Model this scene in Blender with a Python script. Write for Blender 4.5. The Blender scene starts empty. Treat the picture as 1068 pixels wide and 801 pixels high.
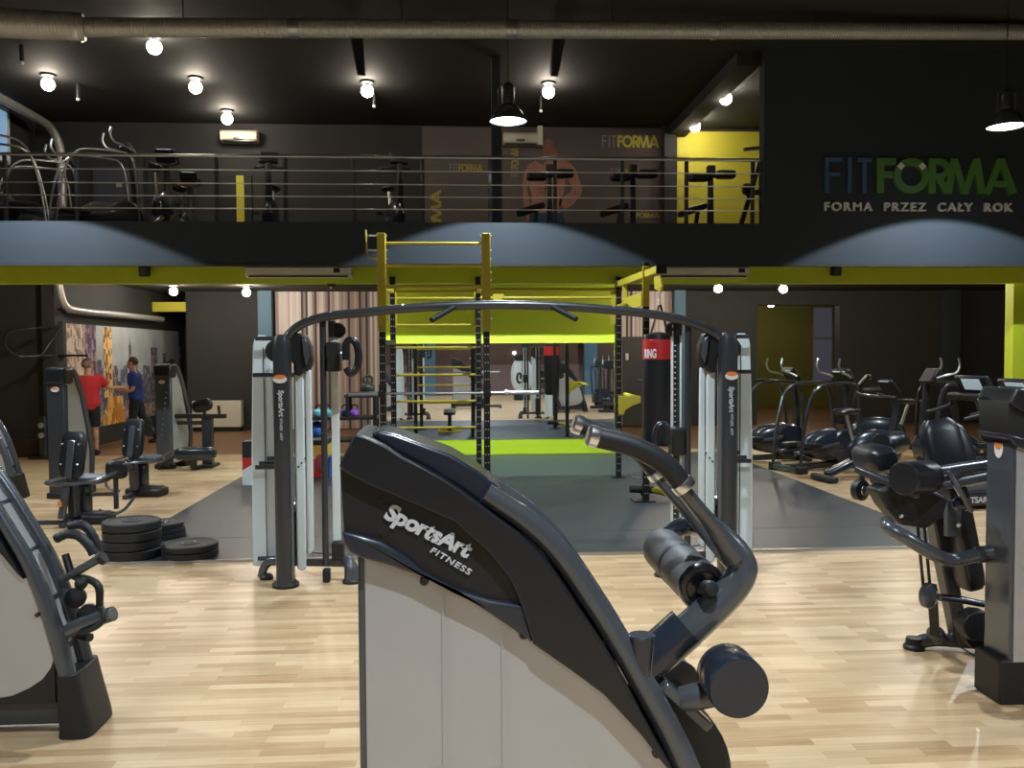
import bpy, bmesh, math, random
from mathutils import Vector, Matrix, Euler
V = Vector
PI = math.pi
R = math.radians
SC = bpy.context.scene
COL = SC.collection
random.seed(7)

# ------------------------------------------------------------------ camera
FPX, CX, CY = 900.0, 534.0, 400.5
EYE = V((0, 0, 1.85))
YAW, PIT, ROL = R(3.43), R(2.14), R(0.30)
FWD = V((math.sin(YAW)*math.cos(PIT), math.cos(YAW)*math.cos(PIT), -math.sin(PIT)))
R0 = V((math.cos(YAW), -math.sin(YAW), 0))
U0 = R0.cross(FWD)
RGT = R0*math.cos(ROL) - U0*math.sin(ROL)
UPV = U0*math.cos(ROL) + R0*math.sin(ROL)
cd = bpy.data.cameras.new('camera')
cam = bpy.data.objects.new('camera', cd)
COL.objects.link(cam)
cam.matrix_world = Matrix((
    (RGT.x, UPV.x, -FWD.x, EYE.x), (RGT.y, UPV.y, -FWD.y, EYE.y),
    (RGT.z, UPV.z, -FWD.z, EYE.z), (0, 0, 0, 1)))
cd.sensor_fit = 'HORIZONTAL'
cd.sensor_width = 36
cd.lens = 36*FPX/1068
cd.clip_start = .05
cd.clip_end = 200
SC.camera = cam

def ray(px, py):
    return FWD + RGT*((px-CX)/FPX) + UPV*((CY-py)/FPX)
def P(px, py, Y):                 # the point of the depth plane Y
    d = ray(px, py)
    return EYE + d*(Y/d.y)
def PZ(px, py, Z=0.0):            # the point of the level Z
    d = ray(px, py)
    return EYE + d*((Z-EYE.z)/d.z)
def PX(px, py, X):
    d = ray(px, py)
    return EYE + d*(X/d.x)

# ------------------------------------------------------------------ objects
LOC = {}
def tag(o, label=None, cat=None, group=None, kind=None):
    if label: o['label'] = label
    if cat: o['category'] = cat
    if group: o['group'] = group
    if kind: o['kind'] = kind
    return o
def thing(name, label, cat, loc=(0, 0, 0), group=None, rz=0):
    o = bpy.data.objects.new(name, None)
    COL.objects.link(o)
    o.empty_display_size = .1
    o.location = loc
    o.rotation_euler = (0, 0, rz)
    LOC[o] = V(loc)
    return tag(o, label, cat, group)
def kids(o):
    return [c for c in o.children]
def dup(root, loc, rz=None, label=None, group=None):
    r = root.copy(); COL.objects.link(r)
    r.location = loc
    if rz is not None: r.rotation_euler = (0, 0, rz)
    LOC[r] = V(loc)
    if label: r['label'] = label
    if group: r['group'] = group
    for ch in list(root.children):
        c = ch.copy(); COL.objects.link(c); c.parent = r
        for g in list(ch.children):
            d = g.copy(); COL.objects.link(d); d.parent = c
    return r

def frame_of(d, up=V((0, 0, 1))):
    d = d.normalized()
    if abs(d.dot(up)) > .98: up = V((0, 1, 0)) if abs(d.y) < .9 else V((1, 0, 0))
    x = up.cross(d).normalized()
    return x, d.cross(x).normalized(), d

def smooth_path(pts, n=6):
    pts = [V(p) for p in pts]
    if len(pts) < 3: return pts
    out = []
    q = [pts[0]*2-pts[1]] + pts + [pts[-1]*2-pts[-2]]
    for i in range(1, len(q)-2):
        p0, p1, p2, p3 = q[i-1:i+3]
        for k in range(n):
            t = k/n
            out.append(.5*((2*p1)+(p2-p0)*t+(2*p0-5*p1+4*p2-p3)*t*t+(3*p1-p0-3*p2+p3)*t**3))
    out.append(pts[-1])
    return out

class MB:
    def __init__(s, M=None):
        s.bm = bmesh.new(); s.M = M; s.mi = 0
    def v(s, p):
        p = V(p)
        return s.bm.verts.new(s.M @ p if s.M else p)
    def f(s, vs):
        try:
            q = s.bm.faces.new(vs); q.material_index = s.mi; return q
        except ValueError:
            return None
    def box(s, c, d, rot=None):
        c = V(c); d = V(d)/2
        m = Euler(rot).to_matrix() if rot is not None and not isinstance(rot, Matrix) else rot
        vs = []
        for z in (-1, 1):
            for y in (-1, 1):
                for x in (-1, 1):
                    q = V((x*d.x, y*d.y, z*d.z))
                    vs.append(s.v(c+(m @ q if m else q)))
        for a in ((0, 2, 3, 1), (4, 5, 7, 6), (0, 1, 5, 4), (2, 6, 7, 3), (0, 4, 6, 2), (1, 3, 7, 5)):
            s.f([vs[i] for i in a])
        return s
    def span(s, a, b):               # box from corner to corner
        a, b = V(a), V(b)
        return s.box((a+b)/2, V((abs(b.x-a.x), abs(b.y-a.y), abs(b.z-a.z))))
    def bar(s, a, b, w, h, up=V((0, 0, 1)), w2=None, h2=None):
        a, b = V(a), V(b); x, y, d = frame_of(b-a, up)
        vs = []
        for p, ww, hh in ((a, w, h), (b, w2 or w, h2 or h)):
            for sx, sy in ((-1, -1), (1, -1), (1, 1), (-1, 1)):
                vs.append(s.v(p+x*sx*ww/2+y*sy*hh/2))
        s.f(vs[3::-1]); s.f(vs[4:8])
        for i in range(4): s.f([vs[i], vs[(i+1) % 4], vs[4+(i+1) % 4], vs[4+i]])
        return s
    def tube(s, pts, r, n=10, sm=0, flat=1.0, up=V((0, 0, 1)), closed=False):
        pts = [V(p) for p in pts]
        if sm:
            if isinstance(r, (list, tuple)):
                rr = []
                for i in range(len(r)-1):
                    for k in range(sm): rr.append(r[i]+(r[i+1]-r[i])*k/sm)
                rr.append(r[-1]); r = rr
            pts = smooth_path(pts, sm)
        m = len(pts)
        rad = r if isinstance(r, (list, tuple)) else [r]*m
        rings = []; px = None
        for i, p in enumerate(pts):
            if closed: d = pts[(i+1) % m]-pts[i-1]
            else: d = pts[min(i+1, m-1)]-pts[max(i-1, 0)]
            if px is None: x, y, d = frame_of(d, up)
            else:
                d = d.normalized(); x = (px-d*px.dot(d)).normalized(); y = d.cross(x)
            px = x
            rings.append([s.v(p+x*math.cos(2*PI*k/n)*rad[i]+y*math.sin(2*PI*k/n)*rad[i]*flat) for k in range(n)])
        for i in range(m if closed else m-1):
            a, b = rings[i], rings[(i+1) % m]
            for k in range(n): s.f([a[k], a[(k+1) % n], b[(k+1) % n], b[k]])
        if not closed:
            s.f(rings[0][::-1]); s.f(rings[-1])
        return s
    def cyl(s, a, b, r, r2=None, n=20):
        return s.tube([a, b], [r, r if r2 is None else r2], n)
    def lathe(s, c, axis, prof, n=24, caps=True):
        c = V(c); x, y, d = frame_of(V(axis)); rings = []
        for r, h in prof:
            if r <= 1e-6: rings.append([s.v(c+d*h)])
            else: rings.append([s.v(c+d*h+x*math.cos(2*PI*k/n)*r+y*math.sin(2*PI*k/n)*r) for k in range(n)])
        for a, b in zip(rings, rings[1:]):
            for k in range(n):
                k2 = (k+1) % n
                if len(a) == 1 and len(b) == 1: break
                if len(a) == 1: s.f([a[0], b[k2], b[k]])
                elif len(b) == 1: s.f([a[k], a[k2], b[0]])
                else: s.f([a[k], a[k2], b[k2], b[k]])
        if caps and len(rings[0]) > 1: s.f(rings[0][::-1])
        if caps and len(rings[-1]) > 1: s.f(rings[-1])
        return s
    def prism(s, poly, vec):
        vec = V(vec)
        a = [s.v(p) for p in poly]; b = [s.v(V(p)+vec) for p in poly]
        s.f(a[::-1]); s.f(b); n = len(a)
        for i in range(n): s.f([a[i], a[(i+1) % n], b[(i+1) % n], b[i]])
        return s
    def loft(s, loops, caps=True):
        L = [[s.v(p) for p in lp] for lp in loops]; n = len(L[0])
        for a, b in zip(L, L[1:]):
            for i in range(n): s.f([a[i], a[(i+1) % n], b[(i+1) % n], b[i]])
        if caps: s.f(L[0][::-1]); s.f(L[-1])
        return s
    def ball(s, c, r, n=16, m=10, rot=None):
        c = V(c); r = V((r, r, r)) if not hasattr(r, '__len__') else V(r)
        mt = Euler(rot).to_matrix() if rot is not None else None
        def pt(q):
            q = V((q[0]*r.x, q[1]*r.y, q[2]*r.z)); return s.v(c+(mt @ q if mt else q))
        top, bot = pt((0, 0, 1)), pt((0, 0, -1)); rings = []
        for j in range(1, m):
            a = PI*j/m
            rings.append([pt((math.sin(a)*math.cos(2*PI*k/n), math.sin(a)*math.sin(2*PI*k/n), math.cos(a))) for k in range(n)])
        for k in range(n):
            s.f([top, rings[0][k], rings[0][(k+1) % n]])
            s.f([bot, rings[-1][(k+1) % n], rings[-1][k]])
        for a, b in zip(rings, rings[1:]):
            for k in range(n): s.f([a[k], b[k], b[(k+1) % n], a[(k+1) % n]])
        return s
    def pad(s, c, d, rot=None, e=.5, n=20, m=8):     # cushion: superellipsoid
        c = V(c); d = V(d)/2
        mt = Euler(rot).to_matrix() if rot is not None and not isinstance(rot, Matrix) else rot
        sg = lambda t, p: math.copysign(abs(t)**p, t)
        def pt(u, w):
            q = V((d.x*sg(math.cos(w), e)*sg(math.cos(u), e), d.y*sg(math.cos(w), e)*sg(math.sin(u), e), d.z*sg(math.sin(w), e)))
            return s.v(c+(mt @ q if mt else q))
        rings = []
        for j in range(1, m):
            w = -PI/2+PI*j/m
            rings.append([pt(2*PI*k/n, w) for k in range(n)])
        s.f(rings[0][::-1]); s.f(rings[-1])
        for a, b in zip(rings, rings[1:]):
            for k in range(n): s.f([a[k], a[(k+1) % n], b[(k+1) % n], b[k]])
        return s
    def build(s, name, mats, parent=None, bevel=0.0, seg=2, ang=35, sub=0, loc=None, flatshade=False):
        bmesh.ops.recalc_face_normals(s.bm, faces=s.bm.faces)
        root = parent
        while root is not None and root.parent is not None: root = root.parent
        off = LOC.get(root, V((0, 0, 0))) if root is not None else (V(loc) if loc is not None else None)
        me = bpy.data.meshes.new(name)
        if off is None:
            if s.bm.verts:
                lo = V([min(v.co[i] for v in s.bm.verts) for i in range(3)])
                hi = V([max(v.co[i] for v in s.bm.verts) for i in range(3)])
                off = V(((lo.x+hi.x)/2, (lo.y+hi.y)/2, lo.z))
            else: off = V((0, 0, 0))
        bmesh.ops.translate(s.bm, verts=s.bm.verts, vec=-off)
        s.bm.to_mesh(me); s.bm.free()
        for m in (mats if isinstance(mats, (list, tuple)) else [mats]): me.materials.append(m)
        if not flatshade:
            me.polygons.foreach_set('use_smooth', [True]*len(me.polygons))
            me.set_sharp_from_angle(angle=R(ang))
        o = bpy.data.objects.new(name, me); COL.objects.link(o)
        if parent is not None: o.parent = parent
        else: o.location = off; LOC[o] = off
        if bevel:
            b = o.modifiers.new('bevel', 'BEVEL'); b.width = bevel; b.segments = seg
            b.limit_method = 'ANGLE'; b.angle_limit = R(40)
        if sub:
            b = o.modifiers.new('sub', 'SUBSURF'); b.levels = sub; b.render_levels = sub
        return o
def struct(name, mb, m, **k):
    return tag(mb.build(name, m, **k), kind='structure')

# text turned into a mesh; font = Blender's built-in one
def text_mesh(mb, txt, O, ux, uy, h, bold=0.0, shear=0.0, depth=.002, space=1.0, width=None):
    cu = bpy.data.curves.new('t', 'FONT'); cu.body = txt; cu.size = 1
    cu.offset = bold; cu.shear = shear; cu.space_character = space; cu.extrude = .5; cu.resolution_u = 4
    ob = bpy.data.objects.new('t', cu); COL.objects.link(ob)
    bpy.context.view_layer.update()
    dg = bpy.context.evaluated_depsgraph_get()
    me = bpy.data.meshes.new_from_object(ob.evaluated_get(dg))
    bpy.data.objects.remove(ob); bpy.data.curves.remove(cu)
    ux = V(ux).normalized(); uy = V(uy).normalized(); uz = ux.cross(uy).normalized()
    xs = [v.co.x for v in me.vertices]; x0, x1 = min(xs), max(xs)
    k = h/.73
    kx = width/(x1-x0) if width else k
    vs = [mb.v(V(O)+ux*((v.co.x-x0)*kx)+uy*(v.co.y*k)+uz*(v.co.z*depth*2)) for v in me.vertices]
    for p in me.polygons: mb.f([vs[i] for i in p.vertices])
    bpy.data.meshes.remove(me)

# the gym's own logotype, drawn from strokes; h = letter height
def logotype(mb, O, ux, uy, h, part, depth=.02, t=None):
    ux = V(ux).normalized(); uy = V(uy).normalized(); uz = ux.cross(uy).normalized()
    O = V(O)
    def q(x, y): return O+ux*(x*h)+uy*(y*h)
    cnt = [0]
    def poly(ps):
        cnt[0] += 1
        mb.prism([q(*p)-uz*depth*.0004*cnt[0] for p in ps], uz*depth*(1+.004*cnt[0]))
    def stroke(x0, y0, x1, y1, w):
        d = V((x1-x0, y1-y0)).normalized(); n = V((-d.y, d.x))*w/2
        poly([(x0+n.x, y0+n.y), (x1+n.x, y1+n.y), (x1-n.x, y1-n.y), (x0-n.x, y0-n.y)])
    def rect(x0, y0, x1, y1): poly([(x0, y0), (x1, y0), (x1, y1), (x0, y1)])
    def arc(cx, cy, ro, ri, a0, a1, n=28):
        for i in range(n):
            a, b = a0+(a1-a0)*i/n, a0+(a1-a0)*(i+1)/n
            poly([(cx+ro*math.cos(a), cy+ro*math.sin(a)), (cx+ro*math.cos(b), cy+ro*math.sin(b)),
                  (cx+ri*math.cos(b), cy+ri*math.sin(b)), (cx+ri*math.cos(a), cy+ri*math.sin(a))])
    if part == 'fit':
        w = .11
        rect(0, 0, w, 1); rect(w, 1-w, .46, 1); rect(w, .47, .42, .47+w)
        rect(.64, 0, .64+w, 1)
        rect(1.06, 0, 1.06+w, 1-w); rect(.92, 1-w, 1.32, 1)
    elif part == 'forma':
        w = .2
        rect(1.47, 0, 1.47+w, 1); rect(1.47+w, 1-w, 2.0, 1); rect(1.47+w, .42, 1.92, .42+w)
        arc(2.45, .5, .51, .3, 0, 2*PI)
        rect(2.94, 0, 2.94+w, 1); rect(2.94+w, 1-.17, 3.25, 1); rect(2.94+w, .4, 3.25, .57)
        arc(3.25, .7, .3, .13, -PI/2, PI/2, 14); stroke(3.22, .45, 3.5, .02, w)
        stroke(3.5, 0, 3.66, 1, w); stroke(3.66, .98, 3.98, 0, w*.95); stroke(3.98, 0, 4.3, .98, w*.95); stroke(4.3, 1, 4.48, 0, w)
        stroke(4.62, 0, 5.0, 1, w); stroke(5.0, 1, 5.4, 0, w); rect(4.78, .2, 5.24, .36)
    elif part == 'ends':
        for a in (PI*.77, PI*.23):
            c = V((2.45+.41*math.cos(a), .5+.41*math.sin(a)))
            d = V((math.cos(a-PI/2), math.sin(a-PI/2)))
            stroke(c.x-d.x*.08, c.y-d.y*.08, c.x+d.x*.08, c.y+d.y*.08, .15)
# ------------------------------------------------------------------ materials
def mat(name, col, rough=.5, metal=0.0, spec=.5, emit=None, es=1.0, coat=0.0, noise=0.0, nscale=20, bump=0.0, bscale=60):
    m = bpy.data.materials.new(name); m.use_nodes = True
    nt = m.node_tree; b = nt.nodes['Principled BSDF']
    b.inputs['Base Color'].default_value = (*col, 1); b.inputs['Roughness'].default_value = rough
    b.inputs['Metallic'].default_value = metal; b.inputs['Specular IOR Level'].default_value = spec
    b.inputs['Coat Weight'].default_value = coat
    b.inputs['Coat Roughness'].default_value = .1
    if emit:
        b.inputs['Emission Color'].default_value = (*emit, 1); b.inputs['Emission Strength'].default_value = es
    if noise or bump:
        tc = nt.nodes.new('ShaderNodeTexCoord'); nz = nt.nodes.new('ShaderNodeTexNoise')
        nz.inputs['Scale'].default_value = nscale; nz.inputs['Detail'].default_value = 5
        nt.links.new(tc.outputs['Object'], nz.inputs['Vector'])
        if noise:
            mx = nt.nodes.new('ShaderNodeMix'); mx.data_type = 'RGBA'
            mx.inputs[6].default_value = (*[c*(1-noise) for c in col], 1)
            mx.inputs[7].default_value = (*[min(1, c*(1+noise)) for c in col], 1)
            nt.links.new(nz.outputs['Fac'], mx.inputs[0]); nt.links.new(mx.outputs[2], b.inputs['Base Color'])
        if bump:
            n2 = nt.nodes.new('ShaderNodeTexNoise'); n2.inputs['Scale'].default_value = bscale
            nt.links.new(tc.outputs['Object'], n2.inputs['Vector'])
            bp = nt.nodes.new('ShaderNodeBump'); bp.inputs['Strength'].default_value = bump; bp.inputs['Distance'].default_value = .003
            nt.links.new(n2.outputs['Fac'], bp.inputs['Height']); nt.links.new(bp.outputs['Normal'], b.inputs['Normal'])
    return m

M = {}
M['wall_black'] = mat('black wall paint', (.033, .033, .034), .75, noise=.12, nscale=3)
M['wall_blue'] = mat('dark slate balcony paint', (.027, .038, .051), .7, noise=.08, nscale=3)
M['ceil'] = mat('black ceiling paint', (.024, .024, .024), .8, noise=.1, nscale=2)
M['lime'] = mat('lime green paint', (.60, .70, .03), .55, noise=.04, nscale=2)
M['yellow_wall'] = mat('yellow wall paint', (.67, .625, .055), .6, noise=.04, nscale=2)
M['column_blue'] = mat('grey blue column paint', (.09, .19, .27), .6)
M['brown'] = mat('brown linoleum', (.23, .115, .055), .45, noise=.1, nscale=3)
M['gun'] = mat('gunmetal powder coat', (.080, .089, .102), .27, metal=.3, coat=.5, noise=.15, nscale=400)
M['gun2'] = mat('dark graphite paint', (.040, .043, .050), .33, metal=.3, coat=.3)
M['plastic'] = mat('black plastic shell', (.010, .0115, .015), .36, spec=.5, bump=.05, bscale=500)
M['plastic_navy'] = mat('smooth blue black plastic', (.016, .021, .033), .27, coat=.35)
M['plastic_dull'] = mat('matt black plastic', (.009, .0095, .011), .5)
M['rubber'] = mat('black foam rubber', (.012, .014, .018), .5, bump=.1, bscale=700)
M['vinyl'] = mat('black vinyl upholstery', (.011, .012, .016), .33, bump=.1, bscale=300)
M['vinyl_grey'] = mat('grey vinyl roller', (.085, .088, .095), .5, bump=.12, bscale=500)
M['vinyl_blue'] = mat('slate blue vinyl seat', (.10, .14, .19), .4)
M['silver'] = mat('brushed silver shroud', (.46, .465, .475), .32, metal=.4, noise=.03, nscale=8)
M['shroud'] = mat('pale grey green shroud', (.62, .69, .70), .4, noise=.02)
M['chrome'] = mat('polished steel', (.78, .78, .80), .28, metal=1)
M['steel'] = mat('brushed steel', (.50, .51, .53), .32, metal=1)
M['duct'] = mat('galvanised duct steel', (.52, .52, .50), .45, metal=.6)
M['white'] = mat('white paint', (.75, .75, .73), .5)
M['cream'] = mat('cream plastic', (.70, .66, .56), .45)
M['logo'] = mat('pale grey lettering', (.55, .56, .58), .5)
M['rig_black'] = mat('rig black powder coat', (.010, .010, .011), .4)
M['rig_yellow'] = mat('rig yellow powder coat', (.60, .49, .045), .4)
M['hole'] = mat('pale hole rims', (.55, .55, .55), .5)
M['mat_rub'] = mat('grey rubber flooring', (.030, .038, .046), .45, noise=.25, nscale=260, bump=.15, bscale=300)
M['mirror'] = mat('mirror glass', (.86, .88, .88), .015, metal=1)
M['red'] = mat('red vinyl', (.50, .018, .02), .4)
M['redcloth'] = mat('red cotton', (.46, .02, .03), .85)
M['bluecloth'] = mat('royal blue cotton', (.012, .028, .16), .85)
M['navycloth'] = mat('dark navy cloth', (.008, .010, .018), .85)
M['shoe'] = mat('black shoe leather', (.01, .01, .01), .5)
M['skin'] = mat('skin', (.44, .235, .165), .5)
M['hair'] = mat('brown hair', (.035, .02, .013), .6)
M['hairgrey'] = mat('cropped grey brown hair', (.15, .10, .075), .7)
M['kb_pink'] = mat('pink coated iron', (.50, .10, .36), .45)
M['kb_cyan'] = mat('sky blue coated iron', (.12, .42, .62), .45)
M['kb_navy'] = mat('navy coated iron', (.02, .03, .20), .4)
M['kb_purple'] = mat('purple coated iron', (.26, .06, .50), .4)
M['ball_blue'] = mat('blue gym ball', (.05, .14, .62), .4)
M['iron'] = mat('black cast rubber', (.007, .0075, .009), .6, bump=.1, bscale=200)
M['iron2'] = mat('worn rubber rim', (.020, .022, .025), .6)
M['orange'] = mat('orange decal', (.75, .20, .04), .5)
M['screen'] = mat('pale display', (.5, .62, .68), .3, emit=(.5, .66, .75), es=.35)
M['bulb'] = mat('lit warm bulb', (1, .9, .75), .5, emit=(1.0, .87, .70), es=80)
M['bulb_low'] = mat('lit warm bulb low', (1, .9, .75), .5, emit=(1.0, .88, .72), es=230)
M['bulb_cool'] = mat('lit cool lamp disc', (1, 1, 1), .5, emit=(.84, .96, 1.0), es=6)
M['pane_day'] = mat('dusk window pane', (.1, .12, .15), .2, emit=(.20, .34, .52), es=.8)
M['pane_dim'] = mat('dim window pane', (.06, .06, .08), .2, emit=(.30, .30, .40), es=.10)
M['sign_blue'] = mat('sign blue', (.06, .13, .27), .5)
M['sign_green'] = mat('sign green', (.09, .23, .05), .5)
M['sign_white'] = mat('sign white', (.8, .8, .8), .5)
M['poster'] = mat('mauve brown poster print', (.125, .098, .096), .55, noise=.3, nscale=1.2)
M['poster_gold'] = mat('gold print', (.45, .36, .05), .5)
M['poster_grey'] = mat('pale grey print', (.30, .29, .28), .5)
M['poster_skin'] = mat('poster skin tone', (.42, .20, .14), .6, noise=.4, nscale=7)
M['poster_skin2'] = mat('poster dark skin tone', (.26, .115, .085), .6, noise=.4, nscale=9)
M['jeans'] = mat('poster jeans', (.03, .06, .13), .6)
M['door_grey'] = mat('grey door paint', (.05, .052, .054), .5)
M['olive_room'] = mat('olive wall paint', (.16, .15, .025), .7)

def nodes(m):
    nt = m.node_tree
    return nt, nt.nodes['Principled BSDF'], nt.nodes.new, nt.links.new
def wood():
    m = mat('pale strip parquet', (.6, .4, .22), .33, spec=.5)
    nt, b, N, L = nodes(m)
    tc = N('ShaderNodeTexCoord'); mp = N('ShaderNodeMapping')
    mp.inputs['Location'].default_value = (20.3, 20.1, 0)
    L(tc.outputs['Object'], mp.inputs['Vector'])
    br = N('ShaderNodeTexBrick'); br.offset = .37; br.offset_frequency = 2; br.squash = 1
    for k, v in (('Scale', 1), ('Mortar Size', .0008), ('Mortar Smooth', .2), ('Bias', 0), ('Brick Width', .46), ('Row Height', .068)):
        br.inputs[k].default_value = v
    br.inputs['Color1'].default_value = (0, 0, 0, 1); br.inputs['Color2'].default_value = (1, 1, 1, 1); br.inputs['Mortar'].default_value = (.25, .25, .25, 1)
    L(mp.outputs['Vector'], br.inputs['Vector'])
    mp2 = N('ShaderNodeMapping'); mp2.inputs['Scale'].default_value = (1.2, 22, 1); L(tc.outputs['Object'], mp2.inputs['Vector'])
    nz = N('ShaderNodeTexNoise'); nz.inputs['Scale'].default_value = 2.5; nz.inputs['Detail'].default_value = 6; L(mp2.outputs['Vector'], nz.inputs['Vector'])
    n2 = N('ShaderNodeTexNoise'); n2.inputs['Scale'].default_value = 1.6; n2.inputs['Detail'].default_value = 3; L(tc.outputs['Object'], n2.inputs['Vector'])
    a = N('ShaderNodeMath'); a.operation = 'MULTIPLY_ADD'; a.inputs[1].default_value = .50; L(br.outputs['Color'], a.inputs[0])
    a2 = N('ShaderNodeMath'); a2.operation = 'MULTIPLY_ADD'; a2.inputs[1].default_value = .55; L(nz.outputs['Fac'], a2.inputs[0])
    a3 = N('ShaderNodeMath'); a3.operation = 'MULTIPLY_ADD'; a3.inputs[1].default_value = .4; a3.inputs[2].default_value = -.22; L(n2.outputs['Fac'], a3.inputs[0])
    L(a3.outputs[0], a2.inputs[2]); L(a2.outputs[0], a.inputs[2])
    cr = N('ShaderNodeValToRGB'); e = cr.color_ramp
    e.elements[0].position = .08; e.elements[0].color = (.35, .205, .095, 1)
    e.elements[1].position = .85; e.elements[1].color = (.68, .50, .305, 1)
    q = e.elements.new(.42); q.color = (.53, .36, .195, 1)
    L(a.outputs[0], cr.inputs['Fac']); L(cr.outputs['Color'], b.inputs['Base Color'])
    bp = N('ShaderNodeBump'); bp.inputs['Strength'].default_value = .12; bp.inputs['Distance'].default_value = .002
    L(br.outputs['Fac'], bp.inputs['Height']); L(bp.outputs['Normal'], b.inputs['Normal'])
    return m
M['wood'] = wood()
def stripes():
    m = mat('striped wallpaper', (.5, .4, .35), .6)
    nt, b, N, L = nodes(m)
    tc = N('ShaderNodeTexCoord'); sx = N('ShaderNodeSeparateXYZ'); L(tc.outputs['Object'], sx.inputs[0])
    mu = N('ShaderNodeMath'); mu.operation = 'MULTIPLY'; mu.inputs[1].default_value = 19.0; L(sx.outputs['X'], mu.inputs[0])
    fl = N('ShaderNodeMath'); fl.operation = 'FLOOR'; L(mu.outputs[0], fl.inputs[0])
    wn = N('ShaderNodeTexWhiteNoise'); wn.noise_dimensions = '1D'; L(fl.outputs[0], wn.inputs['W'])
    cr = N('ShaderNodeValToRGB'); cr.color_ramp.interpolation = 'CONSTANT'; e = cr.color_ramp
    cols = [(.0, (.09, .06, .06)), (.16, (.42, .33, .32)), (.30, (.72, .62, .60)), (.46, (.60, .46, .42)), (.60, (.80, .74, .73)), (.74, (.66, .47, .36)), (.86, (.34, .27, .27)), (.93, (.74, .66, .62))]
    e.elements[0].position = 0; e.elements[0].color = (*cols[0][1], 1)
    e.elements[1].position = cols[1][0]; e.elements[1].color = (*cols[1][1], 1)
    for p, c in cols[2:]:
        q = e.elements.new(p); q.color = (*c, 1)
    L(wn.outputs['Value'], cr.inputs['Fac']); L(cr.outputs['Color'], b.inputs['Base Color'])
    return m
M['stripes'] = stripes()
def duct_mat():
    m = M['duct']; nt, b, N, L = nodes(m)
    tc = N('ShaderNodeTexCoord'); wv = N('ShaderNodeTexWave'); wv.inputs['Scale'].default_value = 9; wv.bands_direction = 'X'
    L(tc.outputs['Object'], wv.inputs['Vector'])
    bp = N('ShaderNodeBump'); bp.inputs['Strength'].default_value = .6; bp.inputs['Distance'].default_value = .008
    L(wv.outputs['Fac'], bp.inputs['Height']); L(bp.outputs['Normal'], b.inputs['Normal'])
duct_mat()
def city(name, base, lit, sc, dens):
    m = mat(name, base, .6); nt, b, N, L = nodes(m)
    tc = N('ShaderNodeTexCoord'); mp = N('ShaderNodeMapping'); mp.inputs['Scale'].default_value = (1, sc, sc*.6)
    L(tc.outputs['Object'], mp.inputs['Vector'])
    vo = N('ShaderNodeTexVoronoi'); vo.distance = 'CHEBYCHEV'; vo.inputs['Scale'].default_value = 3; L(mp.outputs['Vector'], vo.inputs['Vector'])
    sp = N('ShaderNodeSeparateColor'); L(vo.outputs['Color'], sp.inputs[0])
    cr = N('ShaderNodeValToRGB'); e = cr.color_ramp; e.interpolation = 'CONSTANT'
    e.elements[0].color = (*base, 1); e.elements[1].position = dens; e.elements[1].color = (*lit, 1)
    q = e.elements.new(dens*.6); q.color = (*[(u+w)/2.6 for u, w in zip(base, lit)], 1)
    L(sp.outputs[0], cr.inputs['Fac']); L(cr.outputs['Color'], b.inputs['Base Color'])
    return m
M['city_sky'] = mat('printed evening sky', (.44, .50, .52), .6, noise=.45, nscale=1.6)
M['city_dark'] = city('printed dark towers', (0.063, 0.059, 0.091), (0.364, 0.280, 0.308), 6, .72)
M['city_blue'] = city('printed blue towers', (0.084, 0.091, 0.140), (0.280, 0.294, 0.378), 5, .7)
M['city_gold'] = city('printed gold tower', (0.140, 0.084, 0.049), (0.868, 0.560, 0.224), 5, .45)
M['city_purple'] = city('printed purple facade', (0.112, 0.063, 0.126), (0.420, 0.280, 0.364), 3, .65)
M['city_pale'] = city('printed pale facade', (0.280, 0.168, 0.140), (0.672, 0.560, 0.476), 4, .5)
M['city_street'] = city('printed glowing street', (0.588, 0.210, 0.042), (0.900, 0.532, 0.168), 2.5, .6)
M['city_spark'] = city('printed sparkling city', (0.140, 0.098, 0.105), (0.588, 0.462, 0.364), 9, .55)
TUBE_E = 1050
# ------------------------------------------------------------------ the setting
YB = 12.0          # balcony face
YM = 15.4          # mirror wall
struct('floor', MB().span((-9.6, -6.1, -.1), (15.2, 16.0, 0)), M['wood'])
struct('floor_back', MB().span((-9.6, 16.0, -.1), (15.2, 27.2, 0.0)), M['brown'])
struct('ceiling', MB().span((-9.6, -6.1, 6.08), (9.6, 16.6, 6.2)), M['ceil'])
struct('wall_left', MB().span((-9.6, -6.1, 0), (-9.4, 16.0, 6.08)), M['wall_black'])
struct('wall_right', MB().span((9.4, -6.1, 0), (9.6, 12.0, 6.08)), M['wall_black'])
# wall behind the photographer: brown upper part, striped lower part (seen in the mirror)
struct('wall_rear', MB().span((-9.6, -6.3, 0), (9.6, -6.1, 6.08)), mat('rear wall brown', (.10, .055, .04), .6, noise=.4, nscale=1.5))
struct('trim_rear', MB().span((-6, -6.1, .1), (9.0, -6.06, 1.3)), mat('mauve rear panelling', (.20, .13, .125), .6, noise=.3, nscale=6))
for x in (-2.0, 2.3):
    t = thing('wall_lamp', 'small wall lamp on the brown rear wall, seen in the mirror' + (' near the ladder' if x < 0 else ' beside the bag'), 'wall lamp', (x, -6.1, 1.7))
    MB().span((x-.05, -6.1, 1.7), (x+.05, -6.0, 1.85)).build('bracket', M['gun2'], parent=t)
    MB().ball((x, -5.93, 1.8), .07).build('globe', M['bulb_cool'], parent=t)
for i, x in enumerate((5.3, -1.6)):
    struct('column_rear', MB().span((x, -6.1, 0), (x+.55, -5.8, 3.2)), M['column_blue'])
struct('beam_rear', MB().span((-9.4, -6.1, 3.1), (9.4, -5.7, 3.5)), mat('dark brown beam', (.06, .03, .025), .5))
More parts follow.
